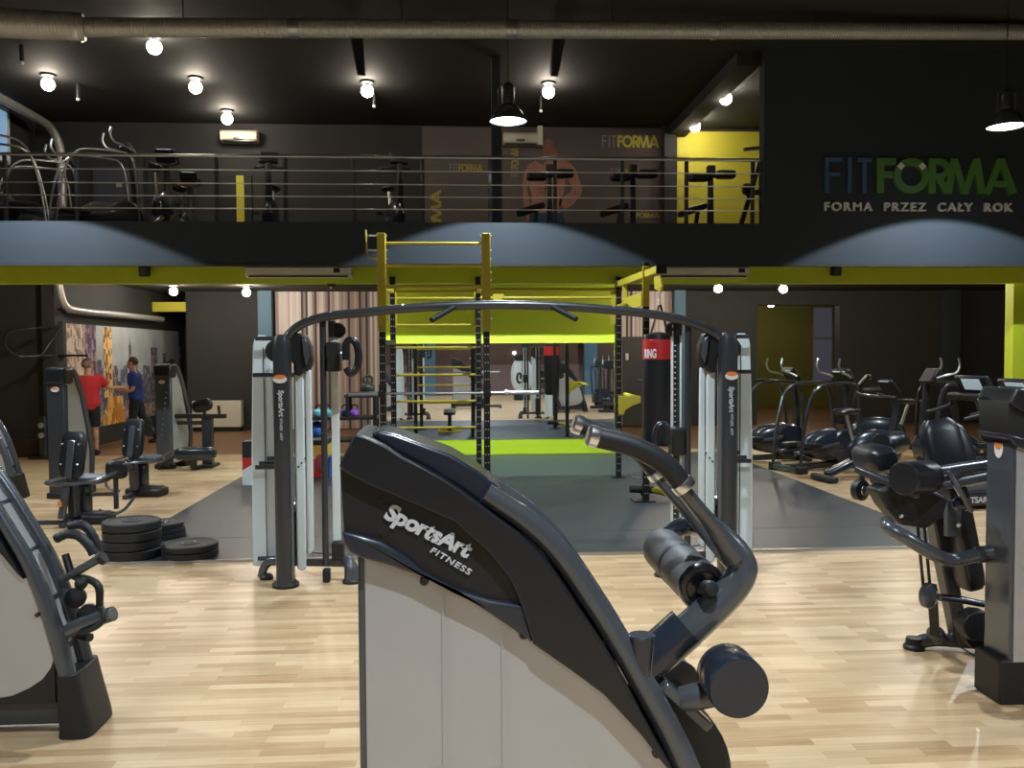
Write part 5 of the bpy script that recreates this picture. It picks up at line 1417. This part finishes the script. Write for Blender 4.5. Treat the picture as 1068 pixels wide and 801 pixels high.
MB(MM).lathe((-.2, -.08, .62), (0, -1, 0), [(0, 0), (.09, 0), (.1, .02), (.09, .05), (0, .06)], 20).build('pulley_cover', M['plastic_dull'], parent=t)

def seat_unit(label, px, py, yaw, knee=True, r=1.0):
    q = PZ(px, py, 0)
    t = thing('hip_machine_seat', label, 'exercise machine', (q.x, q.y, 0), 'seated hip machines')
    MM = Matrix.Translation((q.x, q.y, 0)) @ Matrix.Rotation(yaw, 4, 'Z') @ Matrix.Scale(.78, 4)
    # person would face +y; the back of the rest faces the camera
    MB(MM).pad((0, .02, .98), (.36, .11, .66), rot=(R(-12), 0, 0), e=.45).build('backrest', M['vinyl'], parent=t)
    rb_ = MB(MM).box((0, -.055, .93), (.10, .03, .52), (R(-12), 0, 0)).build('rest_plate', M['gun'], parent=t, bevel=.008)
    for x, z in ((-.12, 1.13), (.12, 1.13), (-.12, .86), (.12, .86)):
        MB(MM).ball((x, -.055-(1-z)*.18, z), .016, 8, 6).build('bolt', M['chrome'], parent=t)
    MB(MM).pad((.07, .33, .60), (.46, .42, .13), e=.5).build('seat', M['vinyl_blue'], parent=t)
    MB(MM).bar((0, .02, .12), (0, -.02, .70), .12, .12, up=V((0, 1, 0))).build('seat_post', M['gun2'], parent=t, bevel=.015)
    MB(MM).bar((0, .25, .12), (0, .25, .53), .16, .20, up=V((0, 1, 0))).build('pedestal', M['plastic_navy'], parent=t, bevel=.02)
    h = MB(MM).tube([(-.30, .28, .64), (-.33, .0, .62), (-.30, -.14, .60), (-.1, -.16, .59), (.15, -.14, .60), (.32, .0, .62), (.36, .28, .66), (.50, .42, .74)], .022, 10, 4)
    h.build('side_handle', M['gun'], parent=t)
    MB(MM).bar((0, -.12, .58), (0, .05, .58), .07, .06).build('handle_bracket', M['gun2'], parent=t, bevel=.008)
    MB(MM).box((.10, .22, .07), (.62, .34, .14)).build('base', M['plastic_dull'], parent=t, bevel=.03)
    MB(MM).box((.10, .22, .145), (.50, .24, .03)).build('base_cover', M['gun2'], parent=t, bevel=.01)
    MB(MM).bar((-.05, -.20, .035), (-.05, .25, .05), .09, .07).build('rear_foot', M['gun2'], parent=t, bevel=.01)
    if knee:
        MB(MM).pad((.40, .42, .72), (.30, .16, .26), rot=(0, 0, R(25)), e=.5).build('knee_pad', M['vinyl'], parent=t)
        MB(MM).bar((.38, .42, .16), (.38, .42, .62), .05, .05, up=V((0, 1, 0))).build('knee_post', M['gun2'], parent=t)
        MB(MM).bar((.05, .30, .38), (.42, .40, .38), .05, .05).build('knee_arm', M['gun2'], parent=t)
        MB(MM).tube([(.2, .3, .16), (.42, .2, .12), (.58, .28, .18), (.66, .42, .34)], .022, 10, 4).build('foot_bar', M['gun'], parent=t)
    return t, MM
t, MM = seat_unit('black hip machine seat seen from behind, nearer to the bumper plates', 77, 548, R(-9))
MB(MM).bar((0, -.10, .06), (-.55, -.35, .10), .06, .06).build('front_beam', M['plastic_navy'], parent=t, bevel=.008)
MB(MM).bar((-.02, -.1, .62), (-.06, -.18, .12), .09, .07, up=V((0, 1, 0))).build('rear_post', M['gun'], parent=t, bevel=.012)
MB(MM).box((-.06, -.20, .33), (.05, .02, .07)).build('decal', M['orange'], parent=t)
t, MM = seat_unit('black hip machine seat seen from behind, in front of the shiny tower', 140, 519, R(-10), knee=False)
MB(MM).lathe((-.02, -.12, .55), (0, -1, 0), [(0, 0), (.10, 0), (.11, .02), (.10, .05), (0, .06)], 20).build('pivot_cover', M['plastic_navy'], parent=t)
MB(MM).tube([(-.25, .0, .1), (-.42, -.1, .2), (-.45, .05, .42), (-.30, .2, .5)], .022, 10, 4).build('foot_bar', M['gun'], parent=t)

# torso machine with the round pad, and its seat
Y = PZ(214, 487, 0).y
x = PZ(217, 487, 0).x
t = thing('torso_machine', 'black torso machine with round pad, T bar and long shiny seat', 'exercise machine', (x, Y, 0))
MB().span((x-.08, Y-.06, 0), (x+.08, Y+.10, P(217, 432, Y).z)).build('post', M['plastic_navy'], parent=t, bevel=.02)
MB().span((x-.13, Y-.22, 0), (x+.13, Y+.24, .05)).build('foot', M['plastic_dull'], parent=t, bevel=.015)
MB().pad(P(211, 423, Y-.05), (.34, .16, .22), rot=(0, R(-14), 0), e=.75).build('round_pad', M['vinyl'], parent=t)
MB().cyl(P(214, 434, Y-.02), P(212, 425, Y-.03), .03).build('pad_stem', M['gun'], parent=t)
MB().bar(P(183, 434, Y-.04), P(236, 434, Y-.04), .10, .07).build('cross_bar', M['plastic_dull'], parent=t, bevel=.015)
MB().bar(P(176, 441, Y+.02), P(212, 441, Y+.02), .07, .06).build('lever_bar', M['gun2'], parent=t, bevel=.01)
MB().bar(P(229, 433, Y-.02), P(228, 423, Y-.02), .04, .04, up=V((0, 1, 0))).build('peg', M['gun2'], parent=t)
MB().pad(P(204, 473, Y-.42), (.66, .30, .22), e=.6).build('seat', M['plastic_navy'], parent=t)
MB().bar((x-.12, Y-.36, .04), (x-.12, Y-.36, P(204, 479, Y-.42).z), .09, .09, up=V((0, 1, 0))).build('seat_post', M['gun2'], parent=t)
MB().bar((x-.12, Y-.40, .03), (x, Y, .03), .08, .06).build('floor_beam', M['gun2'], parent=t)
MB().tube([P(187, 473, Y-.38), P(177, 480, Y-.35), P(168, 486, Y-.3), P(166, 490, Y-.3)], .02, 8, 3).build('hose', M['plastic_dull'], parent=t)

# far machine cut by the frame edge, standing behind
t, MM = machine_body('strength_machine', 'distant strength machine at the frame edge behind the hip machines', 'exercise machine', PZ(18, 520, 0).x-.75, PZ(18, 520, 0).y-2.2, 'strength machines')
# wall mounted bar frame on the dark wall
Yw = 15.99
t = thing('wall_mounted_pull_up_bar', 'thin black bar frame mounted on the dark wall by the mural', 'pull up bar', (P(50, 360, Yw).x, Yw, P(50, 380, Yw).z))
pts_ = [P(64, 340, Yw-.03), P(30, 343, Yw-.5), P(8, 346, Yw-.6), P(6, 362, Yw-.6), P(20, 372, Yw-.5)]
MB().tube(pts_, .022, 8, 4).build('bent_bar', M['rig_black'], parent=t)
MB().cyl(P(64, 341, Yw-.03), P(42, 372, Yw-.4), .02, n=8).build('brace', M['rig_black'], parent=t)
MB().cyl(P(20, 372, Yw-.5), P(64, 371, Yw-.03), .02, n=8).build('brace', M['rig_black'], parent=t)
MB().span(P(62, 378, Yw-.03), P(66, 335, Yw)).build('wall_plate', M['gun'], parent=t)
MB().span(P(60, 372, Yw-.08), P(92, 372, Yw-.04)+V((0, 0, .04))).build('peg', M['rig_black'], parent=t)
q = P(45, 450, 15.7)
t = thing('cable_stand', 'low dark cable stand with chrome pulleys by the dark wall', 'training stand', (q.x, q.y, 0))
MB().span((q.x-.05, q.y-.05, 0), (q.x+.05, q.y+.05, .75)).build('post', M['gun2'], parent=t, bevel=.01)
MB().span((q.x-.2, q.y-.15, 0), (q.x+.2, q.y+.15, .04)).build('base', M['gun2'], parent=t)
for z in (.42, .6): MB().lathe((q.x, q.y-.06, z), (0, -1, 0), [(0, 0), (.05, 0), (.05, .03), (0, .035)], 14).build('pulley', M['chrome'], parent=t)
# low cream cabinet against the back wall
a, b = P(200, 446, 20.7), P(251, 418, 20.7)
t = thing('radiator', 'low cream heater cabinet against the black back wall', 'radiator', ((a.x+b.x)/2, 20.85, 0))
MB().span((a.x, 20.72, .1), (b.x, 20.98, b.z)).build('body', M['cream'], parent=t, bevel=.02)
MB().span((a.x+.03, 20.74, 0), (b.x-.03, 20.97, .1)).build('plinth', M['plastic_dull'], parent=t)

# ------------------------------------------------------------------ cardio machines on the sign side
def climber(name, label, loc, yaw, group, tubes='gun2', hood='plastic_navy', rt=.026):
    t = thing(name, label, 'exercise machine', loc, group)
    MM = Matrix.Translation(loc) @ Matrix.Rotation(yaw, 4, 'Z')
    # x = forwards (towards the console), y = across
    for s in (-1, 1):
        MB(MM).tube([(-.72, s*.30, .10), (-.66, s*.30, .60), (-.55, s*.30, 1.06), (-.42, s*.30, 1.26), (-.22, s*.30, 1.33), (.18, s*.30, 1.34), (.34, s*.30, 1.30), (.42, s*.29, 1.10), (.46, s*.26, .70), (.50, s*.22, .18)], rt, 10, 4).build('hand_rail', M[tubes], parent=t)
        MB(MM).span((-.78, s*.30-.05, 0), (-.60, s*.30+.05, .12)).build('foot', M['plastic_dull'], parent=t, bevel=.02)
        MB(MM).bar((-.70, s*.17, .30), (.15, s*.17, .42), .06, .05).build('pedal_arm', M['gun'], parent=t, bevel=.01)
        MB(MM).pad((-.42, s*.17, .40), (.42, .17, .07), e=.4).build('pedal', M['plastic_dull'], parent=t)
        MB(MM).tube([(.40, s*.16, 1.42), (.26, s*.22, 1.47), (.14, s*.24, 1.50), (.08, s*.235, 1.60), (.10, s*.23, 1.72)], .018, 8, 4).build('hand_grip', M['steel'], parent=t)
    MB(MM).bar((-.72, 0, .07), (.62, 0, .07), .12, .09).build('base_beam', M['gun2'], parent=t, bevel=.015)
    MB(MM).bar((-.72, -.34, .06), (-.72, .34, .06), .09, .08).build('rear_bar', M['gun'], parent=t, bevel=.015)
    MB(MM).bar((.58, -.30, .05), (.58, .30, .05), .10, .09).build('front_bar', M['plastic_dull'], parent=t, bevel=.02)
    for s in (-1, 1):
        MB(MM).ball((.12, s*.10, .38), (.50, .10, .24), 22, 12, rot=(0, R(-4), 0)).build('drive_cover', M[hood], parent=t)
    MB(MM).lathe((.30, -.19, .34), (0, 1, 0), [(0, 0), (.26, 0), (.29, .03), (.29, .35), (.26, .38), (0, .38)], 32).build('flywheel_housing', M[hood], parent=t)
    MB(MM).tube([(.50, 0, .10), (.50, 0, .80), (.44, 0, 1.36)], [.07, .06, .05], 12, 3).build('mast', M['plastic_dull'], parent=t)
    MB(MM).box((.40, 0, 1.44), (.10, .34, .26), (0, R(-32), 0)).build('console', M['plastic_dull'], parent=t, bevel=.03)
    MB(MM).box((.34, 0, 1.455), (.012, .24, .15), (0, R(-32), 0)).build('screen', M['screen'], parent=t)
    return t
base = PZ(852, 492, 0)
c0 = climber('climber', 'cardio climber with curved rails, nearest to the pale shroud', (5.15, 14.1, 0), R(10), 'cardio climbers with curved rails')
c1 = dup(c0, (5.62, 13.05, 0), R(10), 'cardio climber with curved rails, directly behind the exercise bike')
def bike(name, label, loc, yaw, group, seat=True):
    t = thing(name, label, 'exercise bike', loc, group)
    MM = Matrix.Translation(loc) @ Matrix.Rotation(yaw, 4, 'Z')
    MB(MM).ball((.18, 0, .42), (.46, .14, .30), 24, 14).build('drive_cover', M['plastic_navy'], parent=t)
    MB(MM).bar((-.1, 0, .30), (-.62, 0, .10), .16, .10).build('rear_beam', M['plastic_navy'], parent=t, bevel=.03)
    MB(MM).bar((-.66, -.26, .05), (-.66, .26, .05), .12, .09).build('rear_foot', M['plastic_dull'], parent=t, bevel=.03)
    MB(MM).bar((.55, -.28, .05), (.55, .28, .05), .12, .09).build('front_foot', M['plastic_dull'], parent=t, bevel=.03)
    MB(MM).bar((.55, 0, .07), (.2, 0, .25), .12, .10).build('front_beam', M['gun2'], parent=t, bevel=.02)
    MB(MM).tube([(-.16, 0, .45), (-.30, 0, .92)], .028, 12).build('seat_post', M['steel'], parent=t)
    b = MB(MM)
    L = []
    for x, w, h in ((-.50, .06, .03), (-.46, .11, .045), (-.36, .125, .05), (-.24, .08, .045), (-.14, .035, .035), (-.08, .02, .02)):
        L.append([(x, w*math.cos(2*PI*k/14), .98+h*math.sin(2*PI*k/14)) for k in range(14)])
    b.loft(L); b.build('saddle', M['vinyl'], parent=t)
    MB(MM).tube([(.42, 0, .45), (.52, 0, .95), (.46, 0, 1.22)], [.06, .055, .045], 12, 3).build('mast', M['plastic_dull'], parent=t)
    MB(MM).box((.40, 0, 1.32), (.07, .30, .24), (0, R(-40), 0)).build('console', M['plastic_dull'], parent=t, bevel=.025)
    MB(MM).box((.355, 0, 1.345), (.012, .20, .14), (0, R(-40), 0)).build('screen', M['screen'], parent=t)
    MB(MM).tube([(.44, 0, 1.18), (.34, .2, 1.18), (.14, .24, 1.20), (.02, .24, 1.24), (.14, .24, 1.20), (.34, .2, 1.18), (.44, 0, 1.18), (.34, -.2, 1.18), (.14, -.24, 1.20), (.02, -.24, 1.24)], .02, 8, 2).build('handlebar', M['gun'], parent=t)
    for s in (-1, 1):
        MB(MM).bar((.12, s*.15, .36), (.12+s*.10, s*.17, .36-s*.14), .03, .02).build('crank', M['gun'], parent=t)
        MB(MM).box((.12+s*.10, s*.24, .36-s*.14), (.10, .09, .03)).build('pedal', M['plastic_dull'], parent=t)
    return t
bk0 = bike('exercise_bike', 'upright exercise bike with blue black saddle beside the rubber floor', (5.75, 11.95, 0), R(12), 'upright exercise bikes')
bk1 = dup(bk0, (7.3, 14.3, 0), R(150), 'upright exercise bike whose pale console faces the camera, by the back wall')
# treadmills
def treadmill(name, label, loc, yaw, group):
    t = thing(name, label, 'treadmill', loc, group)
    MM = Matrix.Translation(loc) @ Matrix.Rotation(yaw, 4, 'Z')
    MB(MM).span((-1.0, -.40, .04), (.85, .40, .20)).build('deck', M['plastic_navy'], parent=t, bevel=.03)
    MB(MM).span((-.98, -.27, .20), (.55, .27, .212)).build('belt', M['rubber'], parent=t)
    for s in (-1, 1):
        MB(MM).span((-1.0, s*.34-.05, .19), (.60, s*.34+.05, .235)).build('side_rail', M['gun2'], parent=t, bevel=.01)
        MB(MM).tube([(.62, s*.38, .15), (.55, s*.38, .7), (.42, s*.38, 1.18)], [.05, .045, .04], 12, 3).build('upright', M['gun2'], parent=t)
        MB(MM).tube([(.46, s*.37, 1.10), (.25, s*.36, 1.04), (-.05, s*.36, .98)], .024, 10, 3).build('hand_rail', M['rubber'], parent=t)
        for x in (-.9, .75): MB(MM).span((x-.06, s*.33-.05, 0), (x+.06, s*.33+.05, .05)).build('foot', M['rubber'], parent=t)
    MB(MM).ball((.66, 0, .26), (.30, .37, .16), 22, 12).build('motor_cover', M['plastic_navy'], parent=t)
    MB(MM).box((.40, 0, 1.20), (.16, .78, .10)).build('dash', M['plastic_dull'], parent=t, bevel=.03)
    MB(MM).box((.42, 0, 1.36), (.07, .56, .30), (0, R(-30), 0)).build('console', M['plastic_navy'], parent=t, bevel=.03)
    MB(MM).box((.375, 0, 1.375), (.012, .30, .17), (0, R(-30), 0)).build('screen', M['screen'], parent=t)
    return t
tm0 = treadmill('treadmill', 'dark blue treadmill right behind the leg curl machine', (6.35, 10.0, 0), R(8), 'treadmills')
q = (6.35-1.0*math.cos(R(8))+.40*math.sin(R(8)), 10.0-1.0*math.sin(R(8))-.40*math.cos(R(8)))
b = MB(Matrix.Translation((6.35, 10.0, 0)) @ Matrix.Rotation(R(8), 4, 'Z'))
text_mesh(b, 'SPORTSART', (-.80, -.402, .085), (1, 0, 0), (0, 0, 1), .07, bold=.02, depth=.004)
b.build('lettering', M['logo'], parent=tm0)
tm1 = dup(tm0, (6.6, 11.25, 0), R(8), 'dark blue treadmill further back, between the exercise bikes and the green pier')
# crosstrainer with tall handle behind the backrest
c2 = dup(c0, (7.55, 12.75, 0), R(172), 'cardio climber facing the camera side, behind the leg curl backrest')
# small things on the back wall
q = P(906, 393, 20.98)
o = MB().span((q.x-.06, 20.985, q.z-.06), (q.x+.06, 20.999, q.z+.06)).build('wall_switch', M['white'], bevel=.004); tag(o, 'small white switch plate on the black back wall', 'switch')
q = P(923, 399, 20.98)
o = MB().span((q.x-.13, 20.985, q.z-.03), (q.x+.13, 20.999, q.z+.03)).build('wall_sign_plate', M['poster_gold']); tag(o, 'small yellow plate on the black back wall', 'sign plate')
# machines behind the camera that only the mirror shows
for i, (x, y) in enumerate(((4.62, 4.5), (4.66, 2.6))):
    dup(c0, (x, y, 0), R(98), ('cardio climber seen only in the mirror, closest to the bag', 'cardio climber seen only in the mirror, further back')[i], 'climbers reflected in the mirror')
t = thing('selector_tower', 'pale egg shaped machine shield seen only in the mirror', 'exercise machine', (2.35, -2.2, 0))
L = []
for y, k in ((0, 1), (.06, 1), (.12, .8)):
    L.append([(2.35+.42*k*math.copysign(abs(math.sin(a))**.8, math.sin(a)), -2.2+y, .95-.68*math.cos(a)*(1 if k == 1 else .92)) for a in [2*PI*i/28 for i in range(28)]])
MB().loft(L).build('shield', M['shroud'], parent=t)
MB().span((2.34, -2.085, .5), (2.36, -2.07, 1.45)).build('slot', M['plastic_dull'], parent=t)
MB().span((2.10, -2.25, 1.5), (2.60, -2.02, 1.74)).build('hood', M['plastic'], parent=t, bevel=.05, seg=3)
MB().span((2.05, -2.5, 0), (2.65, -2.0, .3)).build('base', M['plastic_dull'], parent=t, bevel=.03)

# ------------------------------------------------------------------ equipment on the balcony
ZB = 3.62
def hyper(label, px, Y):
    x = P(px, 200, Y).x
    t = thing('hyperextension_bench', label, 'exercise bench', (x, Y, ZB), 'hyperextension benches on the balcony')
    zc = P(px, 184, Y).z
    MB().bar((x, Y, ZB), (x, Y, zc+.02), .10, .12, up=V((0, 1, 0)), w2=.08, h2=.08).build('post', M['gun2'], parent=t, bevel=.01)
    MB().bar((x-.42, Y, ZB+.04), (x+.32, Y, ZB+.04), .10, .08).build('base_beam', M['gun2'], parent=t, bevel=.01)
    for s in (-1, 1): MB().bar((x+s*.3-.05, Y-.3, ZB+.03), (x+s*.3-.05, Y+.3, ZB+.03), .08, .06).build('foot', M['gun2'], parent=t, bevel=.01)
    MB().pad((x-.22, Y-.05, zc-.03), (.34, .22, .14), e=.4).build('hip_pad', M['vinyl'], parent=t)
    MB().pad((x+.24, Y-.05, zc+.02), (.34, .22, .14), e=.4).build('hip_pad', M['vinyl'], parent=t)
    MB().span((x-.06, Y-.08, zc-.03), (x+.07, Y+.06, zc+.18)).build('pad_head', M['plastic_dull'], parent=t, bevel=.02)
    MB().pad((x-.32, Y-.02, ZB+.62), (.52, .26, .12), rot=(0, R(-18), 0), e=.5).build('foot_pad', M['vinyl'], parent=t)
    MB().bar((x-.30, Y, ZB+.06), (x-.22, Y, ZB+.60), .06, .06, up=V((0, 1, 0))).build('pad_post', M['gun'], parent=t)
    return t
h0 = hyper('black bench silhouette standing against the yellow wall', 741, 14.6)
for px, lab in ((660, 'black bench silhouette in front of the small poster lettering'), (573, 'black bench silhouette in front of the strongman poster')):
    dup(h0, (P(px, 200, 14.6).x, 14.6, ZB), 0, lab)
# leaning frame by the wall end
Y = 14.2
q = P(783, 232, Y)
t = thing('stretch_frame', 'slanted black frame machine at the end of the yellow wall', 'exercise machine', (q.x, Y, ZB))
MB().bar(P(771, 240, Y), P(795, 160, Y), .07, .07, up=V((0, 1, 0))).build('slanted_post', M['gun2'], parent=t)
MB().bar(P(776, 156, Y), P(797, 153.5, Y), .06, .05).build('top_bar', M['gun2'], parent=t)
MB().bar(P(778, 201, Y), P(797, 201, Y), .08, .08).build('middle_bar', M['gun2'], parent=t)
MB().pad(P(779, 197, Y-.05), (.16, .14, .18), e=.6).build('side_pad', M['vinyl'], parent=t)
MB().bar((P(771, 240, Y).x-.05, Y, ZB+.03), (P(800, 240, Y).x, Y, ZB+.03), .1, .06).build('floor_beam', M['gun2'], parent=t)
MB().bar(P(796, 204, Y), (P(796, 204, Y).x, Y, ZB), .07, .07, up=V((0, 1, 0))).build('rear_post', M['gun2'], parent=t)
# bikes
dup(bk0, (P(176, 200, 13.9).x, 13.5, ZB), R(84), 'balcony exercise bike with pale console, beside the blue door', 'exercise bikes on the balcony')
dup(bk0, (P(196, 200, 15.4).x, 15.2, ZB), R(84), 'second balcony exercise bike with pale console, beside the yellow strip', 'exercise bikes on the balcony')
dup(bk0, (P(283, 200, 14.4).x, 14.4, ZB), R(-95), 'dark balcony exercise bike next to the yellow strip', 'exercise bikes on the balcony')
dup(bk0, (P(410, 200, 14.4).x, 14.4, ZB), R(-85), 'dark balcony exercise bike next to the narrow poster', 'exercise bikes on the balcony')
# climbers with bright tubes
k0 = climber('climber', 'bright tubed climber on the balcony beside the window', (-6.75, 13.0, ZB), R(200), 'climbers on the balcony', tubes='steel', hood='plastic_dull', rt=.017)
dup(k0, (-6.8, 14.7, ZB), R(195), 'bright tubed climber on the balcony below the bent pipe')
dup(k0, (-5.55, 13.9, ZB), R(195), 'bright tubed climber on the balcony in front of the blue door')
# ------------------------------------------------------------------ render settings
w = bpy.data.worlds.new('world'); SC.world = w; w.use_nodes = True
w.node_tree.nodes['Background'].inputs[0].default_value = (.05, .06, .075, 1)
w.node_tree.nodes['Background'].inputs[1].default_value = .3
SC.view_settings.view_transform = 'Standard'
SC.view_settings.look = 'None'
SC.view_settings.exposure = .16
SC.view_settings.gamma = 1
SC.view_settings.use_curve_mapping = False
SC.cycles.use_denoising = True
SC.cycles.max_bounces = 8
SC.cycles.glossy_bounces = 4
SC.cycles.sample_clamp_indirect = 6
